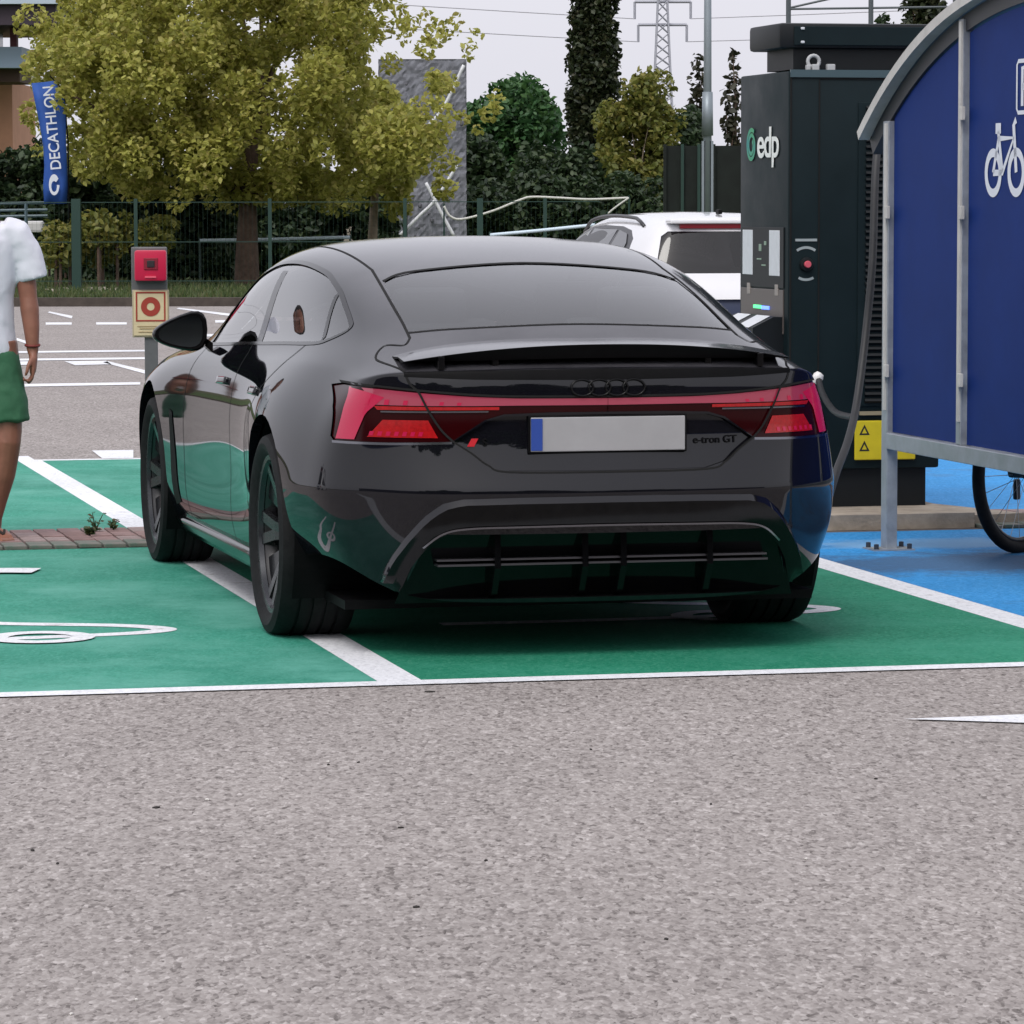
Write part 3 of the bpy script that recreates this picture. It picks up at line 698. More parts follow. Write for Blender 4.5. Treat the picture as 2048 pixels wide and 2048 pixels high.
# ---- cabin
MB().box((0, 1.0, .45), (1.5, 2.9, .05)).build('cabin_floor', CABIN, car)
MB().box((0, 2.15, .80), (1.45, .45, .16), bev=.06).build('dashboard', CABIN, car)
MB().box((0, -.30, .93), (1.15, .70, .05), bev=.02).build('parcel_shelf', CABIN, car)
for s in (-1, 1): MB().box((s * .80, 1.0, .72), (.05, 2.6, .40)).build('door_card', CABIN, car)
for s in (-1, 1):
    for y in (1.05, .12):
        st = MB().box((s * .37, y + .25, .56), (.50, .52, .16), bev=.05).build('seat', CABIN, car)
        MB().box((s * .37, y - .04, .82), (.50, .14, .56), rx=R(14), bev=.05).build('seat_back', CABIN, st)
        MB().box((s * .37, y - .10, 1.13), (.26, .09, .15), rx=R(10), bev=.035).build('head_rest', CABIN, st)
TORUS = MB().tube([(-.37 + .18 * math.cos(t), 1.72 + .06 * math.sin(t), .93 + .17 * math.sin(t)) for t in [2 * math.pi * i / 28 for i in range(29)]], .015, 8, caps=False)
TORUS.build('steering_wheel', CABIN, car, smooth=True)
MB().box((0, 1.86, 1.235), (.22, .025, .07), bev=.02).build('inner_mirror', CABIN, car)
# ================================================================== ground, bays, markings
ASPH = groundmat('asphalt', [(.105,.092,.087),(.228,.205,.195),(.298,.271,.258),(.345,.316,.302),(.48,.445,.43)], cell=125, patch=.06, bump=.3, grain=.45)
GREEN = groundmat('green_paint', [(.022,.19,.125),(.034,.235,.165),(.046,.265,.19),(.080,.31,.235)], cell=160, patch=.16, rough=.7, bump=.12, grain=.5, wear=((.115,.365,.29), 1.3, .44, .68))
GREEN2 = groundmat('green_paint_deep', [(.012,.165,.092),(.020,.20,.118),(.030,.23,.14),(.060,.27,.175)], cell=160, patch=.16, rough=.7, bump=.12, grain=.5, wear=((.055,.28,.19), 1.5, .50, .75))  # deeper green for the right front bay
BLUE = groundmat('blue_paint', [(.020,.20,.48),(.030,.25,.58),(.042,.285,.64),(.085,.34,.68)], cell=150, patch=.16, rough=.7, bump=.12, grain=.5, wear=((.08,.14,.24), .9, .57, .72))
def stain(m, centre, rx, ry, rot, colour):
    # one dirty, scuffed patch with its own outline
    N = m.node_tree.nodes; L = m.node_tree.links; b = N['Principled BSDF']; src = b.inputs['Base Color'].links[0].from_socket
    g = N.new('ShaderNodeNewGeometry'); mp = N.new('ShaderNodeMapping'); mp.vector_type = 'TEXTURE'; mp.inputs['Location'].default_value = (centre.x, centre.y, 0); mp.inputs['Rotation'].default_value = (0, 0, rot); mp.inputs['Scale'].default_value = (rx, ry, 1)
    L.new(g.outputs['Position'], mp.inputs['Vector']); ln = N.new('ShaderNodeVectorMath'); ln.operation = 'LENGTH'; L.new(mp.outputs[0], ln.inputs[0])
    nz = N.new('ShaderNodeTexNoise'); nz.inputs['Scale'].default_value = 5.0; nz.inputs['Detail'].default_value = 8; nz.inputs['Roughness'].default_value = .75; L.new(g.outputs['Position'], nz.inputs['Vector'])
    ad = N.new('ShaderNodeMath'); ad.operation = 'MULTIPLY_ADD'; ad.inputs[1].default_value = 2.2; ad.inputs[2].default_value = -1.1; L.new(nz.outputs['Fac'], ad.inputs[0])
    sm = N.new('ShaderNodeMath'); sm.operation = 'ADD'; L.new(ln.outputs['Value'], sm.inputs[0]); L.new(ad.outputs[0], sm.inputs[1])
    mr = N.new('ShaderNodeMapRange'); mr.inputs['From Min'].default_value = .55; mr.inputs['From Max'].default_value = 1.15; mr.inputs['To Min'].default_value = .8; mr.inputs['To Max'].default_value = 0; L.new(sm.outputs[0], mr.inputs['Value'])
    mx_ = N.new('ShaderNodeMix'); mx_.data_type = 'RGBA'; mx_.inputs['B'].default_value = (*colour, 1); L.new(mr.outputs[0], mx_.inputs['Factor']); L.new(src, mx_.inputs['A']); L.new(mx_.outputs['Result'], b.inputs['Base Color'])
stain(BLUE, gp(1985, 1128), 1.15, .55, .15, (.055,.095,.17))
stain(BLUE, gp(1900, 1090), .8, .25, .1, (.20,.38,.60))
WHITE = groundmat('line_paint', [(.58,.59,.62),(.70,.71,.74),(.76,.77,.80),(.80,.81,.84)], cell=140, patch=.08, rough=.7, bump=.12, grain=.5, wear=((.36,.34,.33), 7.0, .60, .72))
SOIL = groundmat('far_ground', [(.05,.055,.03),(.08,.085,.04),(.11,.105,.06)], cell=4, patch=.3, rough=.95)
GRASS_G = groundmat('lawn', [(.035,.055,.018),(.055,.085,.024),(.085,.115,.035)], cell=14, patch=.3, rough=.9)
def sheet(name, pts, z, m, kind='structure', parent=None, label=None):
    vs = [(p[0], p[1], z) for p in pts]
    o = pyobj(name, vs, [tuple(range(len(vs)))], m, parent)
    bm = bmesh.new(); bm.from_mesh(o.data)
    for f in bm.faces:
        if f.normal.z < 0: f.normal_flip()
    bm.to_mesh(o.data); bm.free()
    if parent is None: o['kind'] = kind
    return o
sheet('ground', [(-1500,-400),(1500,-400),(1500,2500),(-1500,2500)], -.02, SOIL)
sheet('asphalt', [(-60,-60),(60,-60),(60,58.2),(-60,58.2)], 0.0, ASPH)
def ntrect(n0, n1, t0, t1): return [nt(n0,t0), nt(n1,t0), nt(n1,t1), nt(n0,t1)]
T0, TB0, TB1, T1 = 11.895, 16.86, 17.76, 22.79
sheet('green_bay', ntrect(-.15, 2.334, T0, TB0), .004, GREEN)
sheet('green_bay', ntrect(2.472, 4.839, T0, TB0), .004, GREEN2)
sheet('green_bay', ntrect(-.15, 2.334, TB1, T1), .004, GREEN)
sheet('green_bay', ntrect(2.472, 4.839, TB1, T1), .004, GREEN)
sheet('blue_bay', ntrect(4.982, 9.6, T0, TB0), .004, BLUE)
sheet('blue_bay', ntrect(4.982, 9.6, TB1, T1), .004, BLUE)
def line(name, pts): return sheet(name, pts, .0045, WHITE)
line('bay_line', ntrect(-6, 9.6, 11.785, T0))
for n0 in (2.334, 4.839):
    for a, b in ((T0, TB0), (TB1, T1)): line('bay_line', ntrect(n0, n0 + .14, a, b))
line('bay_line', ntrect(-.15, 9.6, T1, T1 + .10))
line('bay_line', ntrect(2.30, 2.44, T1 + .10, T1 + .45))
for q in ([(183,901),(266,900),(266,917),(205,918)], [(0,768),(280,764),(280,769),(0,773.5)], [(0,717),(300,714),(300,718),(0,721)], [(0,702),(300,699),(300,702.5),(0,705.5)],
          [(91,644),(143,644),(143,648.5),(91,648.5)], [(192,644),(253,644),(253,648.5),(192,648.5)], [(33,675),(70,687),(70,693),(33,680)], [(216,722),(289,740),(289,747),(205,724)],
          [(128,722),(212,721),(222,728),(150,730)], [(99,622),(145,631),(143,636),(95,624)], [(358,615),(520,634),(520,640),(352,617)], [(0,722),(57,722),(57,729),(0,730)],
          [(430,640),(560,640),(560,645),(430,645)], [(390,668),(520,667),(520,672),(390,673)], [(440,655),(480,655),(520,664),(470,664)],
          [(1805,1442),(2048,1433),(2100,1432),(2100,1455),(2048,1450)]):
    line('road_marking', [gp(*p) for p in q])
# white car sign painted in the bays (outline strokes)
def stroke(name, pts, w, z=.008):
    P = [Vector((p.x, p.y, 0)) for p in pts]; vs = []; fs = []
    for i, p in enumerate(P):
        d = (P[min(i + 1, len(P) - 1)] - P[max(i - 1, 0)]).normalized(); nn = Vector((-d.y, d.x, 0))
        vs += [p + nn * w / 2 + Vector((0, 0, z)), p - nn * w / 2 + Vector((0, 0, z))]
    for i in range(len(P) - 1): fs.append((2 * i, 2 * i + 1, 2 * i + 3, 2 * i + 2))
    o = pyobj(name, vs, fs, WHITE); o['kind'] = 'structure'
    for p_ in o.data.polygons:
        if p_.normal.z < 0: p_.flip()
    return o
def car_sign(n0, t0):
    f = lambda L_: [nt(n0 + a, t0 + b) for a, b in L_]
    for zi, (nm, L_, w) in enumerate((('bay_symbol', catmull([(-1.55,.0,0),(-.9,.0,0),(-.32,.06,0),(-.10,.12,0),(-.05,.22,0),(-.20,.36,0),(-.55,.50,0),(-.80,.66,0),(-1.1,.74,0),(-1.6,.74,0)], 8), .09),
                      ('bay_symbol', [(-.50 + .15 * math.cos(k * math.pi / 12), .02 + .15 * math.sin(k * math.pi / 12), 0) for k in range(25)], .08),
                      ('bay_symbol', catmull([(-.55,2.46,0),(-.40,2.50,0),(-.25,2.46,0)], 6), .20))):
        stroke(nm, f([(p[0], p[1]) for p in L_]), w, .006 + .003 * zi)
sn, st_ = to_nt(gp(338, 1262)); car_sign(sn + .03, st_ - .16)
sn2, st2 = to_nt(gp(1668, 1222)); car_sign(sn2 + .03, st2 - .16)
# brick strip between the facing bays
BRICK_M = [mat('brick_%s' % c, v, rough=.85, var=.25, scale=18, bump=.3, bscale=90) for c, v in (('rose', (.235,.150,.140)), ('grey', (.26,.195,.185)), ('brown', (.19,.115,.105)))]
BRICK_M.append(mat('brick_green', (.13,.20,.155), rough=.85, var=.35, scale=12, col2=(.20,.17,.155)))
strip = sheet('brick_strip', ntrect(.7, 9.6, TB0, TB1), .003, mat('mortar', (.10,.085,.08), rough=.95, var=.3, scale=20))
bmsh = [MB().box((0, 0, .009), (.098, .208, .018), bev=.004).build('brick', m_, strip) for m_ in BRICK_M]
for b_ in bmsh: b_.location = (0, 0, -1)
for cols, n0 in ((40, .85), (18, 6.2)):
    for c in range(cols):
        for r in range(4):
            src = bmsh[3] if r == 0 else random.choice(bmsh[:3])
            o = bpy.data.objects.new('brick', src.data); COL.objects.link(o); o.parent = strip
            P = nt(n0 + c * .108 + random.uniform(-.002, .002), TB0 + .115 + r * .222, .003 + random.uniform(-.002, .002))
            o.location = P; o.rotation_euler = (random.uniform(-.01, .01), random.uniform(-.01, .01), BA + random.uniform(-.01, .01))
for b_ in bmsh: bpy.data.objects.remove(b_)
# loose bits on the asphalt: small stones and specks
def speck(u, v, col, w, l):
    p = gp(u, v); m_ = mat('speck_' + col, {'dark': (.03,.027,.025), 'pale': (.6,.58,.55), 'brown': (.10,.05,.025)}[col], rough=.9)
    bm = bmesh.new(); bmesh.ops.create_icosphere(bm, subdivisions=1, radius=.5)
    for q in bm.verts: q.co = Vector((q.co.x * l, q.co.y * w, q.co.z * .006 + .002)) * random.uniform(.85, 1.1)
    me = bpy.data.meshes.new('pebble'); bm.to_mesh(me); bm.free(); o = link('pebble', me, m_)
    o.location = p; o.rotation_euler = (0, 0, random.uniform(0, 3)); return o
for u, v, c, l in ((858,1384,'dark',.04),(412,1599,'pale',.02),(655,1524,'pale',.012),(655,1530,'dark',.012),(715,1525,'dark',.012),(800,1656,'dark',.018),(113,1727,'dark',.014),(310,1615,'dark',.026),(830,1815,'dark',.02),(63,1700,'dark',.018),(970,1722,'dark',.012),(270,2000,'pale',.012),(140,2028,'pale',.014),(1180,1500,'dark',.014),(1420,1610,'dark',.012),(1610,1720,'pale',.012),(1330,1880,'dark',.014),(1750,1560,'dark',.012)):
    o = speck(u, v, c, l * .6, l); o['kind'] = 'stuff'
# ================================================================== concrete plinth and rapid charger
CONC = mat('concrete', (.34,.29,.235), rough=.9, var=.22, scale=9, bump=.3, bscale=60)
pl_ = MB().prism([nt(4.90,16.95,.004), nt(6.14,16.95,.004), nt(6.14,18.45,.004), nt(4.90,18.45,.004)], (0,0,.070))
pl_.prism([nt(6.14,16.99,.004), nt(6.42,17.05,.004), nt(6.14,17.9,.004)], (0,0,.055))
tag(pl_.build('charger_plinth', CONC), 'low tan concrete plinth under the dark charging cabinet', 'plinth')
CHG = mat('charger_green', (.007,.015,.018), rough=.5, spec=.16, var=.15, scale=3, rvar=.08)
CHGD = mat('charger_dark', (.006,.008,.010), rough=.5, spec=.3)
CHGE = mat('charger_edge', (.05,.085,.10), rough=.35)
PALE = mat('pale_label', (.62,.64,.68), rough=.5, var=.05, scale=30)
ch = empty('charging_station', nt(5.373, 17.40, .074), BA)
tag(ch, 'tall dark green rapid charging cabinet on a concrete plinth behind the black car', 'charger')
MB().box((.365,.395,.09), (.66,.72,.18)).build('base', CHGD, ch)
MB().box((.375,.395,1.11), (.75,.79,1.86), bev=.012).build('cabinet', CHG, ch, angle=40)
MB().box((.375,-.004,2.028), (.735,.012,.035)).build('top_edge', CHGE, ch)
MB().box((.150,-.0015,1.10), (.006,.006,1.80)).build('panel_joint', SEAM, ch)
MB().box((.012,-.0015,1.10), (.008,.006,1.84)).build('panel_joint', SEAM, ch)
MB().box((.155 + .28,-.0015,2.005), (.56,.006,.008)).build('panel_joint', SEAM, ch)
# louvred panel
lp = MB().box((.525,-.004,1.185), (.37,.008,1.42), bev=.003).build('louvre_panel', CHG, ch)
for k in range(46):
    MB().box((.535,-.012,.500 + k * .0304), (.32,.018,.014), rx=R(-35)).build('slat', CHGD, lp)
# emergency stop, labels
MB().lathe([(.0,-.0),(.030,.0),(.034,.006),(.030,.016),(.018,.018)], 24, Matrix.Translation((.088,-.002,1.142)) @ Matrix.Rotation(R(90),4,'X')).build('button_collar', CHGD, ch, angle=30)
MB().lathe([(.0,.036),(.014,.036),(.017,.030),(.015,.012)], 20, Matrix.Translation((.088,-.002,1.142)) @ Matrix.Rotation(R(90),4,'X')).build('stop_button', mat('button_red', (.62,.10,.14), rough=.4), ch, angle=30)
GREY = mat('print_grey', (.32,.36,.37), rough=.6)
MB().box((.088,-.002,1.255), (.105,.004,.012)).build('printed_line', GREY, ch)
def arc_print(cx, cz, r, a0, a1, w, nm='printed_arc'):
    vs = []; fs = []
    for i in range(17):
        t = a0 + (a1 - a0) * i / 16
        for q in (r - w / 2, r + w / 2): vs.append((cx + q * math.cos(t), -.0025, cz + q * math.sin(t)))
    for i in range(16): fs.append((2*i, 2*i+1, 2*i+3, 2*i+2))
    pyobj(nm, vs, fs, GREY, ch)
arc_print(.088, 1.142, .078, R(55), R(125), .012); arc_print(.088, 1.142, .072, R(240), R(300), .012)
YEL = mat('warning_yellow', (.62,.50,.012), rough=.5, var=.08, scale=12)
ys = MB().box((.475,-.016,.315), (.30,.012,.185), bev=.006).build('warning_sign', YEL, ch)
BLKP = mat('print_black', (.012,.012,.012), rough=.6)
for dz in (.364, .288):
    x0 = .372
    tri = [(x0 - .026, dz - .024), (x0 + .026, dz - .024), (x0, dz + .026)]
    c_ = (x0, dz - .008); vs = []; fs = []
    for (x, z) in tri: vs += [(x, -.0225, z), (c_[0] + (x - c_[0]) * .5, -.0225, c_[1] + (z - c_[1]) * .5)]
    for i in range(3): j = (i + 1) % 3; fs.append((2*i, 2*j, 2*j+1, 2*i+1))
    pyobj('warning_triangle', vs, fs, BLKP, ys)
MB().box((.415,-.012,.442), (.13,.008,.018)).build('label_strip', mat('label_tan', (.30,.25,.16), rough=.6), ch)
# user face (left): logo, pale labels, screen, lamps, holster
def lface(u, v): return ((1574.0 - u) / 95.0 * .79, 1.49 - (v - 412) * .00238 - .074)
def lbox(nm, u0, u1, v0, v1, th, m, x=-.001):
    y1, z1 = lface(u0, v0); y0, z0 = lface(u1, v1)
    return MB().box((x, (y0 + y1) / 2, (z0 + z1) / 2), (th, abs(y1 - y0), abs(z1 - z0)), bev=.002).build(nm, m, ch)
lbox('user_panel', 1486, 1568, 455, 575, .012, CHGD)
lbox('notice_label', 1488, 1508, 461, 551, .016, PALE); lbox('notice_label', 1541, 1561, 461, 551, .016, PALE)
for i, (u, v, w, h) in enumerate(((1523,496,5,14),(1533,487,4,8),(1521,519,9,3),(1530,531,8,3))):
    lbox('screen_mark', u - w / 2, u + w / 2, v - h / 2, v + h / 2, .016, mat('screen_green', (.20,.30,.22), rough=.4))
lbox('card_reader', 1497, 1503, 568, 590, .016, mat('reader_grey', (.28,.25,.23), rough=.5)); lbox('card_reader', 1552, 1558, 568, 590, .016, MATS['reader_grey'])
lbox('lower_panel', 1484, 1567, 578, 665, .010, mat('reflected_brown', (.085,.072,.066), rough=.35, spec=.6))  # brown ground reflection put into the panel colour
lbox('status_lamp', 1511, 1525, 611, 618, .022, mat('lamp_green', (.1,.8,.3), emit=(.10,1,.30), estr=.9)); lbox('status_lamp', 1527, 1541, 612, 619, .022, mat('lamp_blue', (.2,.3,1), emit=(.12,.25,1), estr=1.2))
y0, z0 = lface(1566, 702); y1, z1 = lface(1490, 652)
hol = MB().prism([(-.15, y0, z0 - .12), (-.15, y0 , z0 + .12), (-.05, y0, z1 + .05), (0, y0, z1 + .05), (0, y0, z0 - .12)], (0, y1 - y0, 0)).build('connector_holster', CHGD, ch)
for k in range(2):
    a = y0 + (y1 - y0) * (.08 + .5 * k); b = y0 + (y1 - y0) * (.42 + .5 * k)
    pyobj('holster_lid', [(-.155, a, z0 + .120), (-.155, b, z0 + .120), (-.05, b, z1 + .054), (-.05, a, z1 + .054)], [(0,1,2,3)], PALE, hol)
# logo
TEAL = mat('logo_teal', (.02,.30,.34), rough=.5, col2=(.05,.34,.12), var=.2, scale=6)
yc, zc = lface(1504, 292); vs = []; fs = []
for i in range(49):
    t = 4 * math.pi * i / 48; r_ = .078 - .050 * (i / 48)
    for w in (-.010, .010): vs.append((-.006, yc - (r_ + w) * math.cos(t + 1.0), zc + (r_ + w) * math.sin(t + 1.0)))
for i in range(48): fs.append((2*i, 2*i+1, 2*i+3, 2*i+2))
pyobj('logo_swirl', vs, fs, TEAL, ch)
lt = textobj('logo_lettering', 'edp', .205, mat('logo_white', (.78,.80,.78), rough=.5), ch, ext=.001, sx=1.25, spacing=.92)
ty, tz = lface(1537, 290)
lt.matrix_local = Matrix.Translation((-.006, ty, tz)) @ Matrix(((0,0,-1,0),(-1,0,0,0),(0,1,0,0),(0,0,0,1)))
# unit on the roof
tu = MB().box((.39,.30,2.205), (.84,.50,.118), bev=.02).build('cable_unit', CHGD, ch, angle=40)
MB().box((.35,.30,2.10), (.60,.42,.10)).build('unit_neck', CHGD, ch)
MB().box((.41,.046,2.205), (.74,.008,.088), bev=.003).build('unit_front', CHG, tu)
for x in (.08, .74):
    for z in (2.175, 2.238): MB().box((x,.040,z), (.018,.012,.012), bev=.004).build('bolt', PALE, tu)
for x, w in ((.10,.02),(.135,.035),(.21,.04),(.62,.05),(.68,.03)): MB().box((x,.02,2.055), (w,.03,.02 + .4 * w), bev=.006).build('cable_clamp', mat('clamp_grey', (.42,.43,.44), rough=.6), ch)
MB().tube([(.13 + .028 * math.cos(t), .03, 2.085 + .028 * math.sin(t)) for t in [2*math.pi*i/16 for i in range(17)]], .009, 6, caps=False).build('lifting_eye', MATS['clamp_grey'], ch, smooth=True)
# charging cables
CABLE = mat('cable_grey', (.022,.023,.026), rough=.55, var=.15, scale=20)
c1 = catmull([at(1800,160,17.9), at(1768,230,17.75), at(1752,330,17.6), at(1745,520,17.5), at(1732,660,17.45), at(1714,800,17.3), at(1696,880,17.1), at(1672,945,16.9), at(1655,1000,16.8), at(1640,1040,16.8), at(1620,1058,16.85)], 8)
tag(MB().tube(c1, .018, 10).build('charging_cable', CABLE, smooth=True), 'thick grey charging cable hanging from the cabinet top down behind the car', 'cable')
c2 = catmull([at(1637,762,18.08), at(1643,785,18.0), at(1658,812,17.85), at(1675,828,17.6), at(1706,836,17.27)], 8)
cb = MB().tube(c2, .015, 10).build('charging_cable', CABLE, smooth=True)
tag(cb, 'thin grey cable with a white plug head hooked on the charger front', 'cable')
plg = at(1634,757,18.10)
MB().lathe([(.0,-.028),(.016,-.026),(.024,-.010),(.026,.010),(.018,.026),(.0,.030)], 16, Matrix.Translation(plg) @ Matrix.Rotation(R(35),4,'Y')).build('plug', mat('plug_white', (.80,.78,.78), rough=.4), cb, angle=50)

# ================================================================== bicycle shelter: end wall with curved top
GALV = mat('galvanised', (.36,.39,.43), rough=.45, metal=.55, var=.15, scale=14, rvar=.1)
PANEL = mat('blue_panel', (.0085,.030,.165), rough=.55, var=.10, scale=2.5, spec=.08)
ROOFE = mat('roof_edge', (.52,.51,.49), rough=.6, var=.12, scale=10)
sh = empty('bicycle_shelter', nt(5.39, 15.96, 0), BA)
tag(sh, 'bicycle shelter with blue panel wall, grey posts and a curved roof edge', 'shelter')
def arcz(y):                       # y = t - 15.96, negative towards the camera
    d2 = (y + 1.96) ** 2; return 2.39 - .088 * d2 - .0062 * d2 * d2
PY = [0.0, -.94, -1.88, -2.82, -3.76]
for i, y in enumerate(PY):
    zt = arcz(y) - .05 - (.0 if i else .06)
    zb = 0.0 if i in (0, 4) else .514
    MB().box((0, y, (zt + zb) / 2), (.05, .075 if i in (0, 4) else .055, zt - zb), bev=.004).build('post', GALV, sh)
    MB().box((-.028, y - .012, zt / 2 + .3), (.008, .030, zt - .62)).build('post_flange', ROOFE, sh)
    if i in (0, 4): MB().box((0, y, .006), (.19, .15, .010)).build('base_plate', GALV, sh)
    for a in ((-.075, .075) if i in (0, 4) else ()):
        for b in (-.055, .055): MB().lathe([(.0,.026),(.011,.024),(.011,.0)], 8, Matrix.Translation((a, y + b, .008))).build('anchor_bolt', mat('bolt_dark', (.03,.035,.05), rough=.5), sh)
    for z in (.78, 1.46, 1.86):
        if z < zt - .1: MB().box((-.034, y - .050, z), (.016, .034, .055), bev=.003).build('panel_clip', ROOFE, sh)
MB().box((-.004, -1.88, .478), (.052, 3.76 - .08, .070), bev=.004).build('bottom_rail', GALV, sh)
for i in range(4):
    ya, yb = PY[i] - .040, PY[i + 1] + .040; n = 14
    top = [(0.0, ya + (yb - ya) * k / n, arcz(ya + (yb - ya) * k / n) - .115) for k in range(n + 1)]
    poly = [(0.0, ya, .516)] + top + [(0.0, yb, .516)]
    MB().prism(poly, (.010, 0, 0)).build('wall_panel', PANEL, sh)
# curved roof: sheet plus edge profile
n = 44; ys_ = [.27 - 4.46 * k / n for k in range(n + 1)]
def arcp(y): return arcz(y)
vs = []; fs = []
for y in ys_:
    z = arcp(y); vs += [(-.04, y, z), (2.6, y, z), (2.6, y, z - .006), (-.04, y, z - .006)]
for k in range(n):
    for q in range(4): fs.append((4*k+q, 4*k+4+q, 4*k+4+(q+1)%4, 4*k+(q+1)%4))
fs += [(0,1,2,3), (4*n+3,4*n+2,4*n+1,4*n)]
pyobj('roof_sheet', vs, fs, mat('roof_poly', (.10,.11,.12), rough=.5), sh)
def band(nm, x0, x1, d0, d1, m):
    vs = []; fs = []
    for k, y in enumerate(ys_):
        y2 = ys_[min(k + 1, n)]; y1 = ys_[max(k - 1, 0)]; tn = Vector((0, y2 - y1, arcp(y2) - arcp(y1))).normalized(); nr = Vector((0, -tn.z, tn.y)); nr = nr if nr.z > 0 else -nr
        P = Vector((0, y, arcp(y)))
        for x, d in ((x0, d0), (x1, d0), (x1, d1), (x0, d1)): q = P + nr * d; vs.append((x, q.y, q.z))
    for k in range(n):
        for q in range(4): fs.append((4*k+q, 4*k+4+q, 4*k+4+(q+1)%4, 4*k+(q+1)%4))
    fs += [(3,2,1,0), (4*n,4*n+1,4*n+2,4*n+3)]
    return MB().add(vs, fs).build(nm, m, sh)
band('roof_edge', -.065, -.015, -.030, .012, ROOFE)
band('roof_rib', -.012, .03, -.105, -.034, mat('rib_dark', (.035,.036,.042), rough=.5))
# white signs on the wall: parking square and bicycle
WSIGN = mat('sign_white', (.70,.74,.82), rough=.5)
def wflat(nm, pts): pyobj(nm, [(-.0025, y, z) for y, z in pts], [tuple(range(len(pts)))], WSIGN, sh)
def wstroke(nm, pts, w, closed=False):
    P = [Vector((0, p[0], p[1])) for p in pts]; vs = []; fs = []; N_ = len(P)
    for i, p in enumerate(P):
        a = P[i - 1] if (i or closed) else P[0]; b = P[(i + 1) % N_] if (i < N_ - 1 or closed) else P[-1]
        d = (b - a).normalized(); nn = Vector((0, -d.z, d.y)) * w / 2
        vs += [p + nn + Vector((-.0025,0,0)), p - nn + Vector((-.0025,0,0))]
    for i in range(N_ if closed else N_ - 1): j = (i + 1) % N_; fs.append((2*i, 2*i+1, 2*j+1, 2*j))
    pyobj(nm, vs, fs, WSIGN, sh)
sq = [(-1.735,1.865),(-1.72,1.85),(-1.545,1.85),(-1.53,1.865),(-1.53,2.035),(-1.545,2.05),(-1.72,2.05),(-1.735,2.035)]
wstroke('parking_sign', sq, .016, True)
wstroke('parking_letter', [(-1.590,1.875),(-1.590,2.022),(-1.645,2.022),(-1.680,2.005),(-1.680,1.968),(-1.645,1.95),(-1.590,1.95)], .028)
def circ2(cy, cz, r): return [(cy + r * math.cos(2*math.pi*i/28), cz + r * math.sin(2*math.pi*i/28)) for i in range(28)]
b0 = -1.27; b1 = -1.53; bz = 1.618
wstroke('bicycle_sign', circ2(b0, bz, .080), .034, True); wstroke('bicycle_sign', circ2(b1, bz, .080), .034, True)
for pts, w in (([(b0, bz), (b0 - .06, bz + .135), (b1 + .03, bz + .135), (b0 - .105, bz), (b0, bz)], .026), ([(b0 - .055, bz + .165), (b0 - .105, bz)], .028), ([(b1, bz), (b1 + .032, bz + .185), (b1 + .005, bz + .205)], .030), ([(b0 - .025, bz + .175), (b0 - .085, bz + .175)], .042)):
    wstroke('bicycle_sign', pts, w)

# ================================================================== bicycle parked behind the shelter wall
BK = mat('bike_black', (.010,.010,.012), rough=.45)
bp = gp(2038, 1108); bkz = .345
bike = empty('bicycle', (bp.x, bp.y, 0), BA + R(36)); tag(bike, 'black bicycle standing behind the blue shelter wall, tyre showing under the rail', 'bicycle')
STEEL = mat('spoke_steel', (.45,.47,.5), rough=.3, metal=.9)
for nm, x in (('wheel', 0.0), ('wheel', 1.06)):
    we = empty(nm, (x, 0, bkz)); we.parent = bike
    MB().tube([(.318 * math.cos(t), 0, .318 * math.sin(t)) for t in [2*math.pi*i/48 for i in range(49)]], .027, 10, caps=False).build('tyre', RUBBER, we, smooth=True)
    MB().tube([(.288 * math.cos(t), 0, .288 * math.sin(t)) for t in [2*math.pi*i/48 for i in range(49)]], .012, 6, caps=False).build('rim', BK, we, smooth=True)
    MB().lathe([(.022,-.05),(.022,.05)], 12, Matrix.Rotation(R(90),4,'X'), caps=True).build('hub', BK, we)
    sp = MB()
    for k in range(24):
        t = 2*math.pi*k/24; sp.tube([(.02*math.cos(t+.4), (-1)**k*.025, .02*math.sin(t+.4)), (.285*math.cos(t), 0, .285*math.sin(t))], .0016, 4)
    sp.build('spokes', STEEL, we)
fr = MB(); BBp = (.43,0,.29); SE = (.30,0,.86); HT = (.88,0,.84); HB = (.92,0,.68)
for a, b, r_ in ((BBp,SE,.017),(SE,HT,.017),(BBp,HB,.020),(HT,HB,.020),((0,0,bkz),BBp,.010),((0,0,bkz),SE,.010),(HB,(1.06,0,bkz),.014)): fr.tube([a,b], r_, 8)
fr.build('frame', BK, bike, smooth=True)
MB().tube([(.86,-.30,.98),(.90,-.12,.98),(.87,0,.96),(.90,.12,.98),(.86,.30,.98)], .014, 8).build('handlebar', BK, bike, smooth=True)
MB().box((.27,0,.93), (.25,.13,.05), bev=.02).build('saddle', BK, bike, angle=50)
MB().box((.285,0,.89), (.03,.03,.08)).build('seat_post', BK, bike)
MB().lathe([(.0,-.055),(.085,-.055),(.085,-.05),(.0,-.05)], 24, Matrix.Translation((.43,0,.29)) @ Matrix.Rotation(R(90),4,'X')).build('chain_ring', STEEL, bike)
for s_ in (-1, 1): MB().box((.43 + s_*.12, s_*.10, .29 - s_*.12), (.09,.08,.02), bev=.005).build('pedal', BK, bike)
MB().box((.05,.05,.27), (.035,.02,.09), bev=.008).build('derailleur', BK, bike)
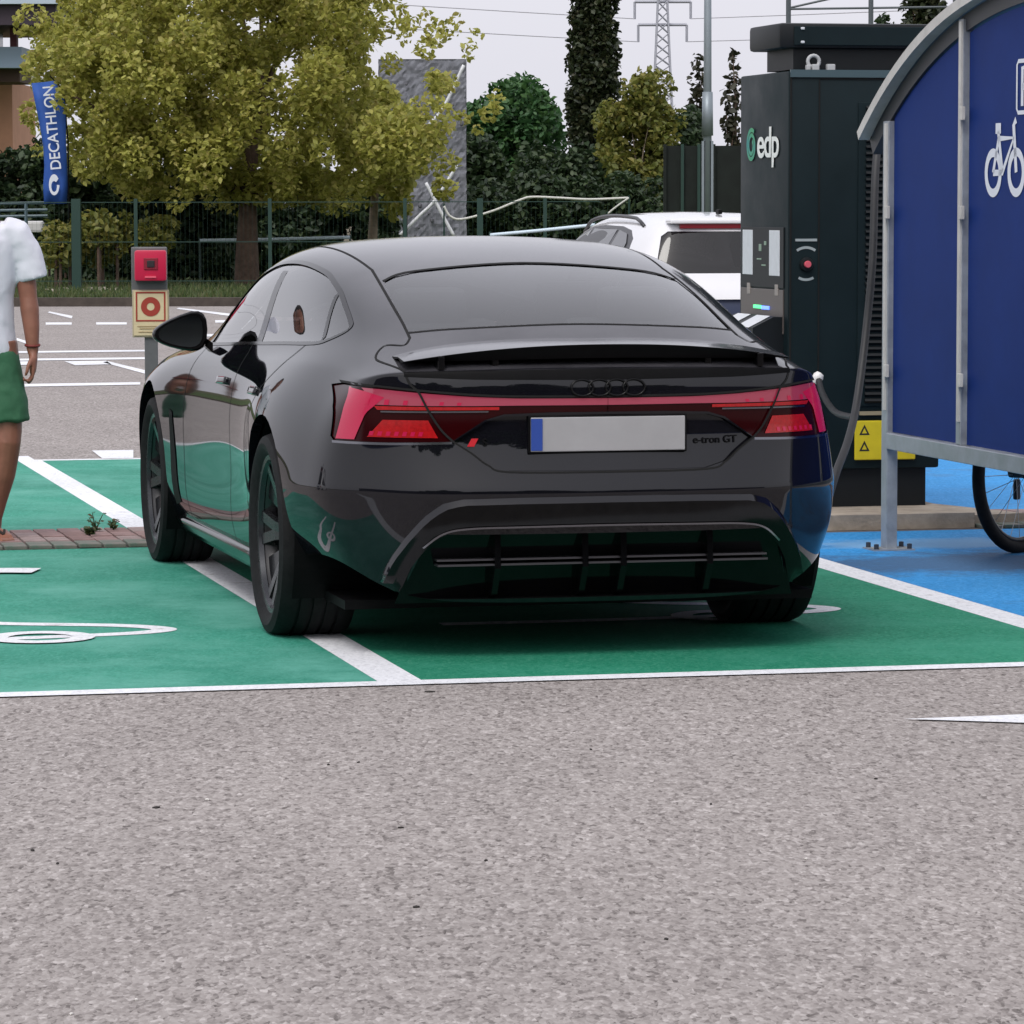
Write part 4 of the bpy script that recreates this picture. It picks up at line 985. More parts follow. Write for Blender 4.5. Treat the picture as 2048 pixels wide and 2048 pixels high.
# ================================================================== alarm post
pst = gp(305, 1078)
rp_ = empty('alarm_post', (pst.x, pst.y, 0), math.atan2(-pst.x, pst.y) * .0 + .06)
tag(rp_, 'grey post with a red push-button box over a cream sign with a red ring', 'alarm post')
PG = mat('post_grey', (.11,.115,.12), rough=.5, var=.15, scale=12)
REDP = mat('alarm_red', (.52,.010,.055), rough=.38, spec=.4)
CREAM = mat('sign_cream', (.62,.52,.32), rough=.55, var=.06, scale=14)
BROWN = mat('sign_brown_red', (.33,.035,.02), rough=.55)
MB().box((0,0,.48), (.058,.05,.96), bev=.004).build('pole', PG, rp_)
MB().box((0,.0,.006), (.16,.16,.012)).build('foot_plate', PG, rp_)
MB().box((-.006,-.005,1.205), (.158,.05,.21), bev=.006).build('back_box', PG, rp_)
rb = MB().box((.002,-.055,1.228), (.142,.075,.136), bev=.012).build('red_box', REDP, rp_, angle=40)
MB().box((.004,-.094,1.236), (.062,.006,.052), bev=.004).build('button_frame', mat('alarm_red_dark', (.22,.004,.02), rough=.5), rb)
MB().box((.004,-.098,1.236), (.034,.006,.030), bev=.003).build('button', mat('button_dark', (.02,.012,.016), rough=.5), rb)
MB().box((.002,-.094,1.178), (.05,.005,.008)).build('printed_line', mat('alarm_pink', (.75,.10,.16), rough=.5), rb)
sg = MB().box((.0,-.03,1.014), (.164,.016,.212), bev=.004).build('sign_plate', mat('sign_rim', (.42,.36,.25), rough=.6), rp_)
MB().box((.0,-.040,1.016), (.150,.006,.198)).build('sign_face', CREAM, sg)
def ringsq(a, b, z): return [(-a, z-a), (a, z-a), (a, z+a), (-a, z+a)], [(-b, z-b), (b, z-b), (b, z+b), (-b, z+b)]
o_, i_ = ringsq(.066, .059, 1.045); vs = [(x, -.0445, z) for x, z in o_ + i_]
pyobj('sign_frame', vs, [(k, (k+1)%4, 4+(k+1)%4, 4+k) for k in range(4)], BROWN, sg)
vs = []; fs = []
for i in range(33):
    t = 2*math.pi*i/32
    for r_ in (.017, .043): vs.append((r_*math.cos(t), -.0447, 1.045 + r_*math.sin(t)))
for i in range(32): fs.append((2*i, 2*i+1, 2*i+3, 2*i+2))
pyobj('red_ring', vs, fs, BROWN, sg)
for z, w in ((.957,.11),(.947,.09),(.932,.10)): MB().box((-.005,-.0445,z), (w,.001,.0035)).build('printed_line', mat('print_tan', (.34,.24,.12), rough=.6), sg)

# ================================================================== walking person, half out of the frame
SKIN = mat('skin_tan', (.24,.098,.062), rough=.5, var=.12, scale=14, sub=.1)
TEE = mat('white_cotton', (.70,.71,.78), rough=.85, var=.03, scale=5, bump=.25, bscale=14)
SHORTS = mat('green_cotton', (.028,.115,.055), rough=.8, var=.15, scale=6, bump=.4, bscale=16)
HAIR = mat('dark_hair', (.02,.014,.010), rough=.6, var=.3, scale=40)
fp = gp(-2, 1084)
PSC = .985
per = empty('person', (fp.x - .100, fp.y, 0), R(10)); tag(per, 'person walking in a white T-shirt, green shorts and dark flip-flops, wearing a bracelet', 'person')
per.scale = (PSC, PSC, PSC)
def ell(c, rx, ry, n=18, M=None, pw=1.0):
    out = []
    for i in range(n):
        t = 2*math.pi*i/n; a, b = math.cos(t), math.sin(t)
        q = Vector((math.copysign(abs(a)**pw, a)*rx, math.copysign(abs(b)**pw, b)*ry, 0))
        out.append(Vector(c) + (M @ q if M else q))
    return out
def limb(mb, pts, n=14):
    """pts: (x,y,z,rx,ry)"""
    rings = []
    for i, p in enumerate(pts):
        a = Vector(pts[max(i-1,0)][:3]); b = Vector(pts[min(i+1,len(pts)-1)][:3]); d = (b-a).normalized()
        q = Vector((0,0,1)).rotation_difference(d) if d.z > -.999 else Matrix.Rotation(math.pi,3,'X').to_quaternion()
        if d.z < 0: q = Vector((0,0,-1)).rotation_difference(d)
        rings.append(ell(p[:3], p[3], p[4], n, q.to_matrix()))
    mb.loft(rings); return mb
bd = MB()
# the figure faces the camera (-y); +x is its left arm, seen in the picture
limb(bd, [(0,0,.86,.155,.105),(0,0,.95,.165,.11),(0,0,1.05,.145,.10),(0,0,1.18,.155,.105),(0,0,1.30,.175,.11),(0,0,1.40,.175,.10),(0,.01,1.46,.11,.075),(0,.01,1.50,.060,.060),(0,0,1.57,.055,.058)], 20)
limb(bd, [(0,-.01,1.535,.05,.06),(0,-.015,1.57,.066,.082),(0,-.012,1.63,.076,.096),(0,-.008,1.69,.077,.099),(0,0,1.74,.066,.086),(0,0,1.772,.030,.04)], 18)
bd.lathe([(.0,.028),(.010,.012),(.013,-.010),(.0,-.018)], 10, Matrix.Translation((0,-.110,1.640)))          # nose
for s in (-1,1): bd.lathe([(.0,.030),(.012,.016),(.012,-.016),(.0,-.026)], 10, Matrix.Translation((s*.079,.005,1.645)))
ARM = {1: [(0.165,.0,1.40,0.066,0.068),(0.187,.0,1.37,0.062,0.066),(0.217,-.005,1.28,0.052,0.055),(0.234,-.005,1.17,0.045,0.048),(0.242,-.012,1.10,0.041,0.044),(0.247,-.020,1.05,0.043,0.046),(0.253,-.035,.97,0.037,0.040),(0.256,-.045,.90,0.030,0.031),(0.257,-.050,.860,0.026,0.024)],
       -1: [(-0.165,.0,1.40,0.066,0.068),(-0.187,.0,1.37,0.062,0.066),(-0.217,.02,1.28,0.052,0.055),(-0.234,.04,1.17,0.045,0.048),(-0.242,.05,1.10,0.041,0.044),(-0.247,.045,1.05,0.043,0.046),(-0.253,.02,.97,0.037,0.040),(-0.256,-.01,.90,0.030,0.031),(-0.257,-.025,.860,0.026,0.024)]}
for s in (1,-1):
    limb(bd, ARM[s])
    hx, hy, hz = ARM[s][-1][:3]
    limb(bd, [(hx,hy,hz+.01,.022,.020),(hx+s*.002,hy-.006,hz-.03,.020,.034),(hx,hy-.010,hz-.075,.016,.040),(hx-s*.004,hy-.012,hz-.095,.013,.038)], 12)
    for k in range(4):                                     # relaxed, curled fingers
        fy = hy - .040 + k*.019; ln = (.85,1.0,.96,.78)[k]
        limb(bd, [(hx-s*.002,fy,hz-.085,.0088,.0088),(hx-s*.004,fy,hz-.118*(.6+.4*ln),.0085,.0085),(hx-s*.022,fy+.003,hz-.085-.055*ln,.008,.008),(hx-s*.040,fy+.006,hz-.085-.045*ln,.0070,.0070),(hx-s*.044,fy+.007,hz-.085-.030*ln,.005,.005)], 8)
    limb(bd, [(hx-s*.006,hy-.030,hz-.025,.011,.011),(hx-s*.022,hy-.052,hz-.055,.0105,.0105),(hx-s*.030,hy-.058,hz-.085,.0095,.0095),(hx-s*.036,hy-.050,hz-.105,.0065,.0065)], 8)
LEG = {1: [(0.095,0,.90,0.097,0.101),(0.118,-.01,.75,0.090,0.097),(0.133,-.035,.60,0.077,0.081),(0.141,-.055,.50,0.064,0.066),(0.138,-.062,.46,0.062,0.064),(0.132,-.050,.40,0.059,0.062),(0.117,-.030,.31,0.058,0.064),(0.096,-.010,.20,0.044,0.047),(0.080,.005,.11,0.034,0.039),(0.075,.010,.07,0.036,0.044),(0.073,.010,.035,0.033,0.050)],
       -1: [(-.090,0,.90,0.097,0.101),(-.095,.02,.75,0.090,0.097),(-.098,.05,.60,0.077,0.081),(-.10,.06,.50,0.064,0.066),(-.10,.07,.46,0.062,0.064),(-.10,.11,.40,0.059,0.062),(-.10,.16,.31,0.058,0.064),(-.10,.22,.21,0.044,0.047),(-.10,.265,.135,0.034,0.039),(-.10,.28,.10,0.036,0.040),(-.10,.285,.075,0.033,0.044)]}
for s in (1,-1):
    limb(bd, LEG[s]); fx, fy, fz = LEG[s][-1][:3]; b0_ = fz - .035; tl_ = -.25 if s < 0 else 0
    yaw = R(18) * s
    def F(dx, dy, dz, lift=0): return (fx + dx*math.cos(yaw) - dy*math.sin(yaw), fy + dx*math.sin(yaw) + dy*math.cos(yaw), b0_ + dz + lift)
    up = (lambda d: max(0, 0) if s > 0 else 0)
    limb(bd, [(*F(0,.055,.034),.028,.018),(*F(0,.02,.042),.034,.032),(*F(0,-.05,.042),.036,.030),(*F(0,-.11,.032),.043,.020),(*F(0,-.15,.026),.044,.014)], 12)
    for k in range(5):
        dx = s * (-.032 + k*.0165); L_ = (.048,.042,.037,.031,.025)[k]; r_ = (.0125,.0095,.009,.0085,.0082)[k]
        limb(bd, [(*F(dx,-.135,.024),r_,r_),(*F(dx,-.150-L_*.5,.026),r_,r_),(*F(dx,-.155-L_,.020),r_*.7,r_*.7)], 8)
body_ = bd.build('body', SKIN, per); remesh(body_, .0062, 5, .5)
def sandal(s):
    fx, fy, fz = LEG[s][-1][:3]; yaw = R(18)*s; pts = []
    for i in range(26):
        t = 2*math.pi*i/26; a = math.cos(t); b = math.sin(t); dy = -.065 + .145*b*-1; w = .034 + .014*(.5 - .5*b*-1) if False else .034 + .012*max(0, b)
        dx = w*a; dy = -.065 - .142*b
        pts.append((fx + dx*math.cos(yaw) - dy*math.sin(yaw), fy + dx*math.sin(yaw) + dy*math.cos(yaw), fz - .034))
    sd_ = MB().prism(pts, (0,0,-.018) if s > 0 else (0,0,-.018)).build('sandal', mat('sandal_dark', (.02,.014,.012), rough=.8), per)
    for q in (-1,1):
        P = [(q*.036,-.02,.0),(q*.032,-.055,.028),(q*.016,-.10,.040),(0,-.135,.022)]
        MB().tube(catmull([(fx + a*math.cos(yaw) - b*math.sin(yaw), fy + a*math.sin(yaw) + b*math.cos(yaw), fz - .030 + c) for a,b,c in P], 5), .006, 6).build('strap', MATS['sandal_dark'], sd_, smooth=True)
LEG[1][-1] = (*LEG[1][-1][:2], .053, .03, .045)
sandal(1); sandal(-1)
# clothes
te = MB()
limb(te, [(0,.0,.800,.190,.140),(0,.0,.90,.186,.136),(0,0,1.0,.178,.128),(0,0,1.12,.180,.128),(0,0,1.25,.192,.132),(0,0,1.36,.200,.126),(0,.005,1.43,.150,.098),(0,.008,1.475,.082,.078)], 24)
for s in (1,-1): limb(te, [(s*.13,0,1.40,.075,.085),(s*.19,0,1.385,.076,.080),(s*.225,0,1.32,.072,.076),(s*.250,.0,1.245,.072,.076),(s*.264,.0,1.185,.074,.078)], 16)
tee = te.build('shirt', TEE, per); remesh(tee, .011, 6, .5)
wd = bpy.data.textures.new('folds', 'CLOUDS'); wd.noise_scale = .12
for ob_, st_ in ((tee, .020),):
    md = ob_.modifiers.new('d', 'DISPLACE'); md.texture = wd; md.strength = st_; md.mid_level = .5
sh_ = MB()
limb(sh_, [(0,.0,.965,.168,.125),(0,0,.90,.178,.132),(0,0,.82,.178,.134),(0,0,.77,.160,.125)], 22)
for s in (1,-1): 
    dy = -.02 if s > 0 else .03
    ox = .012 if s > 0 else 0
    limb(sh_, [(s*.085+ox*.5,0,.84,.102,.118),(s*.100+ox,dy*.5,.74,.108,.116),(s*.116+ox,dy*1.2,.64,.110,.114),(s*.124+ox,dy*1.8,.540,.112,.114)], 18)
so = sh_.build('shorts', SHORTS, per); remesh(so, .010, 5, .5)
md = so.modifiers.new('d', 'DISPLACE'); md.texture = wd; md.strength = .022; md.mid_level = .5
hr = MB(); limb(hr, [(0,.030,1.625,.070,.075),(0,.022,1.68,.083,.092),(0,.010,1.735,.080,.096),(0,.004,1.778,.055,.07),(0,.004,1.792,.02,.03)], 18)
hairo = hr.build('hair', HAIR, per); remesh(hairo, .008, 4)
for s in (-1,1):
    MB().lathe([(.0,.0085),(.006,.006),(.0085,.0),(.006,-.006),(.0,-.0085)], 12, Matrix.Translation((s*.030,-.094,1.665))).build('eye', mat('eye_white', (.6,.58,.55), rough=.2), per, angle=80)
    MB().box((s*.031,-.100,1.684), (.034,.010,.006), bev=.002).build('eyebrow', HAIR, per)
MB().box((0,-.098,1.604), (.045,.012,.010), bev=.004).build('mouth', mat('lip', (.22,.06,.05), rough=.5), per)
bx_, by_, bz_ = ARM[1][-2][:3]
MB().tube([(bx_ + .031*math.cos(t), by_ - .001 + .032*math.sin(t), bz_ - .008 + .004*math.sin(t)) for t in [2*math.pi*i/24 for i in range(25)]], .006, 6, caps=False).build('bracelet', mat('bracelet_red', (.16,.02,.015), rough=.6), per, smooth=True)
MB().box((-.02,-.133,1.30), (.05,.004,.014)).build('shirt_print', mat('print_black', (.012,.012,.012)), per)

# ================================================================== weeds at the brick strip
WEED = leafmat('weed_leaf', [(.03,.06,.02),(.05,.09,.03),(.10,.08,.03)], .25)
def weed(u, v, h, nst, label, brown=False):
    b = gp(u, v, .02); mb = MB()
    for k in range(nst):
        a = random.uniform(0, 6.28); ln = h * random.uniform(.5, 1.0); tip = b + Vector((math.cos(a)*ln*.45, math.sin(a)*ln*.45, ln))
        mb.tube([b, b.lerp(tip, .5) + Vector((0,0,ln*.08)), tip], [.003,.0025,.001], 4)
        for q in range(7):
            p = b.lerp(tip, .15 + .13*q); a2 = random.uniform(0, 6.28); L_ = random.uniform(.012,.028); d = Vector((math.cos(a2), math.sin(a2), random.uniform(-.2,.6))).normalized(); w = d.orthogonal().normalized()*L_*.32
            mb.add([p, p + d*L_*.5 + w, p + d*L_, p + d*L_*.5 - w], [(0,1,2,3)])
    o = pyobj('weed', mb.v, mb.f, WEED); tag(o, label, 'weed'); return o
weed(190, 1062, .10, 4, 'small upright green weed growing beside the brick strip by the alarm post')
weed(226, 1058, .05, 5, 'low spreading weed touching the white bay line')
tag(weed(178, 1068, .035, 26, 'flat clump of brownish weed on the edge of the bricks'), None)
# ================================================================== white estate car behind
WPAINT = mat('white_paint', (.72,.72,.74), rough=.12, coat=.6, var=.02, scale=3)
wg = empty('white_car', at(1475, 700, 28.0) * 1.0, .20); wg.location = (at(1475, 700, 28.0).x, 28.0, 0)
tag(wg, 'white estate car with roof rails and a dark rear window, parked beyond the charger', 'car')
WST = [(-.02, .56, 1.36, .60, .98, .80, .95, .84, .80, .845, .55, .80, .28), (.35, .585, 1.405, .63, 1.02, .83, .97, .875, .82, .88, .55, .84, .25),
       (1.2, .60, 1.43, .66, 1.03, .845, .97, .885, .82, .89, .55, .85, .2), (2.1, .60, 1.425, .68, 1.02, .85, .96, .885, .8, .89, .55, .85, .2),
       (2.75, .575, 1.33, .70, 1.00, .85, .95, .885, .8, .89, .55, .85, .2), (3.25, .60, 1.03, .70, .975, .84, .93, .885, .8, .89, .55, .85, .2),
       (3.9, .55, .92, .68, .90, .79, .86, .865, .74, .875, .5, .84, .2), (4.35, .50, .72, .60, .70, .70, .66, .76, .58, .77, .42, .74, .22)]
V = []; F = []
for q in WST:
    y = q[0]; pts = [(0, q[2] + .02), (q[1] * .6, q[2] + .012), (q[1], q[2] - .025), (q[3] + .10 if q[2] > 1.1 else q[3], q[4]), (q[5], q[6]), (q[7], q[8]), (q[9], q[10]), (q[11], q[12])]
    for j, (x, z) in enumerate(pts):
        yy = y
        if q is WST[0]: yy = y + (.30 - .20 * 0) * max(0, (z - .95) / .45) * .75 - .10 * (1 if .3 < z < .9 else 0)
        V.append((x, yy, z))
for k in range(len(WST) - 1):
    for j in range(7): F.append((k*8+j, k*8+j+1, k*8+9+j, k*8+8+j))
for rows in ((0, 1, 2, 3, 4, 5, 6, 7),):
    pass
# rear and front caps as strips of quads towards the centre plane
for base_k, flip in ((0, 1), ((len(WST)-1)*8, 0)):
    cen = {}
    for j in range(2, 8):
        x, y, z = V[base_k + j]; cen[j] = len(V); V.append((0, y - (.05 if flip else -.05), z))
    mid = {}
    for j in range(2, 8):
        x, y, z = V[base_k + j]; mid[j] = len(V); V.append((x * .6, y - (.035 if flip else -.035), z))
    F.append((base_k + 0, base_k + 1, mid[2], cen[2])); F.append((base_k + 1, base_k + 2, mid[2]))
    for j in range(2, 7):
        F.append((base_k + j, base_k + j + 1, mid[j+1], mid[j])); F.append((mid[j], mid[j+1], cen[j+1], cen[j]))
me = bpy.data.meshes.new('wcage'); me.from_pydata(V, [], F)
bm = bmesh.new(); bm.from_mesh(me); bmesh.ops.mirror(bm, geom=bm.verts[:]+bm.edges[:]+bm.faces[:], axis='X', merge_dist=.001); bmesh.ops.remove_doubles(bm, verts=bm.verts, dist=.001); bmesh.ops.recalc_face_normals(bm, faces=bm.faces); bm.to_mesh(me); bm.free()
o = bpy.data.objects.new('wcage', me); COL.objects.link(o); sm = o.modifiers.new('s','SUBSURF'); sm.levels = 3; wm = evalmesh(o); bpy.data.objects.remove(o)
wb = bmesh.new(); wb.from_mesh(wm); bmesh.ops.recalc_face_normals(wb, faces=wb.faces)
DARKG = glassmat('wagon_glass', (.10,.10,.11))
# rear window, lamps, plate recess, side windows
pc = carve(wb, [(-.60,1.005),(.60,1.005),(.575,1.12),(.53,1.27),(.48,1.305),(-.48,1.305),(-.53,1.27),(-.575,1.12)], 'y', lambda c, n: c.y < .8)
from_bm('rear_window', pc, DARKG, wg, normals=False, custom=lambda c: c + Vector((0,.006,0)))
for s in (-1,1):
    pl = [(s*.62,.90),(s*.80,.92),(s*.82,.74),(s*.62,.72)]
    pc = carve(wb, pl, 'y', lambda c, n: c.y < .6); from_bm('tail_light', pc, mat('wagon_lamp', (.30,.012,.015), rough=.15), wg, normals=False)
    pc = carve(wb, [(.66,1.06),(1.05,1.045),(2.0,1.03),(2.95,1.00),(2.72,1.17),(2.45,1.275),(2.1,1.33),(1.7,1.345),(1.1,1.338),(.78,1.31),(.60,1.25),(.55,1.16)], 'x', lambda c, n, s=s: c.x*s > .4)
    from_bm('window_surround', pc, mat('rail_dark', (.03,.03,.034), rough=.4), wg, normals=False)
pc = carve(wb, [(-.36,.82),(.36,.82),(.34,.62),(-.34,.62)], 'y', lambda c, n: c.y < .6)
from_bm('plate_recess', pc, mat('wagon_navy', (.02,.03,.07), rough=.5), wg, normals=False, custom=lambda c: c + Vector((0,.03,0)))
pc = carve(wb, [(-.58,1.94),(.58,1.94)] if False else [(-.56,2.80),(.56,2.80),(.62,3.15),(-.62,3.15)], 'z', lambda c, n: c.z > .9); from_bm('windshield', pc, DARKG, wg, normals=False)
wbody = from_bm('body', wb, WPAINT, wg, normals=False)
WB = BVHTree.FromPolygons([v.co for v in wm.vertices], [tuple(p.vertices) for p in wm.polygons])
def wz(x, y): h = WB.ray_cast(Vector((x, y, 3)), Vector((0,0,-1)))[0]; return h.z if h else 1.4
for s in (-1,1):
    ys = [.55 + 2.0*i/16 for i in range(17)]
    P = [Vector((s*.56, y, wz(s*.56, y) + .045*min(1, 3.2*math.sin(math.pi*i/16)))) for i, y in enumerate(ys)]
    MB().tube(P, .014, 8).build('roof_rail', mat('rail_dark', (.03,.03,.034), rough=.4), wg, smooth=True)
    for yw in (.85, 3.45):
        MB().lathe([(.20,-.10),(.31,-.10),(.315,0),(.31,.10),(.20,.10)], 28, Matrix.Translation((s*.80, yw, .315)) @ Matrix.Rotation(R(90),4,'Y')).build('wheel', RUBBER, wg, angle=40)
    def sxp(y, z):
        h = WB.ray_cast(Vector((s*3, y, z)), Vector((-s,0,0)))[0]; return Vector((h.x + s*.008, y, z))
    for quad in ([(.68,1.085),(.70,1.22),(.82,1.285),(1.10,1.312),(1.14,1.072)], [(1.22,1.07),(1.18,1.315),(1.70,1.32),(1.98,1.318),(2.04,1.055)], [(2.12,1.052),(2.06,1.312),(2.40,1.255),(2.66,1.165),(2.84,1.035)]):
        pyobj('side_window', [sxp(*q) for q in (quad if s < 0 else quad[::-1])], [tuple(range(len(quad)))], mat('wagon_pane', (.035,.035,.04), rough=.06, spec=.6), wg)
MB().box((0,.18,1.375), (.95,.16,.028), bev=.01).build('tailgate_spoiler', WPAINT, wg)
MB().box((0,.135,1.342), (.80,.04,.035), bev=.006).build('brake_lamp', mat('wagon_lamp_dark', (.16,.006,.012), rough=.25), wg)
MB().box((0,-.03,.865), (1.1,.03,.03), bev=.008).build('handle_strip', CHROME, wg)
MB().box((0,.55,wz(0,.55) + .02), (.03,.10,.035), bev=.01).build('roof_antenna', SATBLK, wg)
MB().box((0,-.06,.42), (1.5,.10,.22), bev=.04).build('rear_bumper', mat('rail_dark', (.03,.03,.034)), wg)

# ================================================================== lawn, kerb, fences, trees
sheet('lawn', [(-60,58.4),(60,58.4),(60,190),(-60,190)], .02, GRASS_G)
KERB = mat('kerb_dark', (.060,.048,.040), rough=.9, var=.3, scale=6)
ke = MB().box((0,58.3,.06), (120,.25,.14)).build('kerb', KERB); ke['kind'] = 'structure'
# tufts of grass along the kerb: one uncountable mass
gv = []; gf = []
NG = 26000
xs = RNG.uniform(-9.5, 1.5, NG); yy = 58.6 + RNG.uniform(0, 1, NG)**1.6 * 16
for x, y in zip(xs, yy):
    a = RNG.uniform(0, 3.14); h = RNG.uniform(.05, .20); w = .035; l = RNG.uniform(-.08, .08); o_ = len(gv)
    gv += [(x - w*math.cos(a), y - w*math.sin(a), .02), (x + w*math.cos(a), y + w*math.sin(a), .02), (x + l, y + l*.5, .02 + h)]; gf.append((o_, o_+1, o_+2))
gr = pyobj('grass', gv, gf, leafmat('grass_blade', [(.030,.055,.012),(.055,.090,.020),(.085,.115,.032),(.11,.11,.045)], .2)); tag(gr, 'short rough grass on the verge behind the car park', 'grass', kind='stuff')
# pale rubble at the fence foot
rub = MB()
for k in range(90):
    u = random.uniform(90, 265); p = at(u, 583, 65.5 + random.uniform(-.6, .6)); bm = bmesh.new(); bmesh.ops.create_icosphere(bm, subdivisions=1, radius=random.uniform(.05,.13))
    for q in bm.verts: q.co *= random.uniform(.75, 1.2)
    bm.verts.index_update(); rub.add([Vector((p.x, p.y, .05)) + Vector((v.co.x*1.3, v.co.y, v.co.z*.7)) for v in bm.verts], [tuple(v.index for v in f.verts) for f in bm.faces]); bm.free()
tag(rub.build('rubble', mat('pale_stone', (.36,.32,.27), rough=.9, var=.25, scale=6)), 'scatter of pale rubble stones at the foot of the green fence', 'stones', kind='stuff')

def leaves(centers, radii, n, size, up=.35, flat=.7, squash=1.0):
    """leaf quads spread through a set of clumps; returns verts, faces"""
    C = np.array(centers); Rr = np.array(radii); w = Rr.prod(axis=1)**.8 if Rr.ndim > 1 else Rr**2.4
    idx = RNG.choice(len(C), n, p=w / w.sum())
    d = RNG.normal(size=(n,3)); d /= np.linalg.norm(d, axis=1)[:,None]
    r = RNG.uniform(.35, 1.0, n)**.6
    RR = Rr[idx] if Rr.ndim > 1 else np.repeat(Rr[idx][:,None], 3, 1)
    P = C[idx] + d * r[:,None] * RR
    nv = RNG.normal(size=(n,3)); nv[:,2] = np.abs(nv[:,2]) + up; nv /= np.linalg.norm(nv, axis=1)[:,None]
    a = np.cross(nv, RNG.normal(size=(n,3))); a /= np.linalg.norm(a, axis=1)[:,None]; b = np.cross(nv, a)
    s = size * RNG.uniform(.65, 1.35, n)[:,None]
    tip = nv * s * RNG.uniform(-.35, .35, n)[:,None]
    fold = nv * s * RNG.uniform(.05, .28, n)[:,None]
    v = np.stack([P - a*s*.60, P - a*s*.16 + b*s*.36 + fold, P + a*s*.22 + b*s*.30 + fold + tip*.4, P + a*s*.62 + tip, P + a*s*.22 - b*s*.30 + fold + tip*.4, P - a*s*.16 - b*s*.36 + fold], 1).reshape(-1,3)
    k = np.arange(n)[:,None]*6
    f = np.concatenate([k + np.array([0,1,2,3]), k + np.array([0,3,4,5])], 1).reshape(-1,4)
    return v, f
def leafobj(name, v, f, m, parent=None):
    me = bpy.data.meshes.new(name); me.vertices.add(len(v)); me.vertices.foreach_set('co', v.astype(np.float32).ravel())
    me.loops.add(f.size); me.loops.foreach_set('vertex_index', f.astype(np.int32).ravel()); me.polygons.add(len(f)); me.polygons.foreach_set('loop_start', np.arange(0, f.size, 4, dtype=np.int32)); me.polygons.foreach_set('loop_total', np.full(len(f), 4, dtype=np.int32))
    me.update(calc_edges=True); me.validate(); return link(name, me, m, parent)
BARK = mat('bark', (.095,.062,.045), rough=.95, var=.35, scale=9, bump=.8, bscale=22)
BARKP = mat('bark_pale', (.24,.19,.14), rough=.95, var=.3, scale=9, bump=.5, bscale=22)
def tree(name, base, label, trunk, clumps, nleaf, lsize, lm, bark=BARK, seed=1, group=None):
    rnd = random.Random(seed); root = empty(name, base); tag(root, label, 'tree', group)
    h, r0, lean = trunk
    tp = [Vector((0,0,-.1)), Vector((lean*.2,0,h*.3)), Vector((lean*.5,0,h*.65)), Vector((lean,0,h))]
    mb = MB().tube(catmull(tp, 4), [r0*(1.18 - .5*i/12) for i in range(13)], 10); 
    top = tp[-1]
    for i, (c, r) in enumerate(clumps):
        if i % max(1, len(clumps)//8) == 0:
            c = Vector(c); m1 = top.lerp(c, .45) + Vector((rnd.uniform(-.15,.15), rnd.uniform(-.15,.15), rnd.uniform(-.05,.2)))
            mb.tube(catmull([top - Vector((0,0,h*.12)), m1, c], 4), [r0*.48*(1 - .095*k) for k in range(9)], 6)
    mb.build('trunk', bark, root, smooth=True)
    v, f = leaves([c for c, r in clumps], [r for c, r in clumps], nleaf, lsize); leafobj('crown', v, f, lm, root)
    return root
def px_clumps(spec, Y, base, depth, rnd):
    """spec: (u, v, radius px) outline blobs of the crown as seen; spread in depth by the crown's own width"""
    out = []
    for u, v, rp in spec:
        p = at(u, v, Y); r = rp / FPX * Y
        out.append(((p.x - base.x, rnd.uniform(-depth, depth), p.z), r))
    return out
OLIVE = leafmat('leaf_olive', [(.22,.23,.045),(.35,.36,.075),(.46,.46,.105),(.56,.54,.15),(.37,.32,.095)], .5)
DARKL = leafmat('leaf_dark', [(.014,.030,.013),(.026,.050,.020),(.040,.070,.028),(.056,.085,.03)], .25)
GREENL = leafmat('leaf_green', [(.024,.070,.024),(.042,.115,.038),(.062,.15,.046),(.08,.17,.05)], .3)
CYPL = leafmat('leaf_cypress', [(.012,.022,.008),(.022,.034,.012),(.034,.046,.016),(.045,.045,.018)], .15)
POPL = leafmat('leaf_poplar', [(.020,.022,.012),(.035,.035,.02),(.05,.045,.025)], .2)
YELG = leafmat('leaf_yellowgreen', [(.10,.12,.022),(.16,.18,.036),(.22,.22,.05),(.26,.23,.055)], .4)
rnd = random.Random(3)
# main olive-yellow tree
TB_ = at(493, 578, 69.0); TBv = Vector((TB_.x, 69.0, .02))
spec = []
for k in range(470):
    a = rnd.uniform(0, 2*math.pi); q = rnd.random()**.5
    u = 480 + 430*q*math.cos(a); v = 150 + 300*q*math.sin(a)
    if v > 405 - 80*abs((u - 490)/400)**2 + rnd.uniform(-25, 12): continue
    if abs(u - 490) > 330 and (v < 40) and rnd.random() < .6: continue
    if 30 < u < 165 and v > 150 and rnd.random() < .7: continue
    if u > 740 and v < 250 and rnd.random() < min(.97, .45 + (u - 740)/180): continue
    spec.append((u, v, rnd.uniform(26, 56) if u < 740 or v > 250 else rnd.uniform(14, 26)))
for u, v in ((905,60),(880,80),(845,30),(930,90),(860,110),(910,40),(955,75),(820,60),(790,20),(975,225),(960,260),(925,235),(985,195),(905,330),(870,345),(60,250),(80,215),(40,300),(110,300),(100,130),(140,60),(190,60)): spec.append((u + rnd.uniform(-8,8), v + rnd.uniform(-8,8), rnd.uniform(14, 26)))
cl = px_clumps(spec, 69.0, TBv, 3.0, rnd)
tree('olive_tree', TBv, 'broad tree with olive-yellow leaves and brown trunk standing on the verge', (1.85, .21, .05), cl, 78000, .094, OLIVE, seed=4)
# young tree behind it
b2 = Vector((at(742, 470, 74).x, 74, .02))
spec = [(rnd.gauss(765, 60), rnd.gauss(315, 60), rnd.uniform(18, 34)) for k in range(46)]
spec = [q for q in spec if q[1] < 420 - .25*abs(q[0]-790)]
tree('young_tree', b2, 'young olive-yellow tree with thin pale trunk beside the climbing wall', (2.0, .10, .1), px_clumps(spec, 74, b2, 1.0, rnd), 2600, .14, OLIVE, BARKP, seed=6)
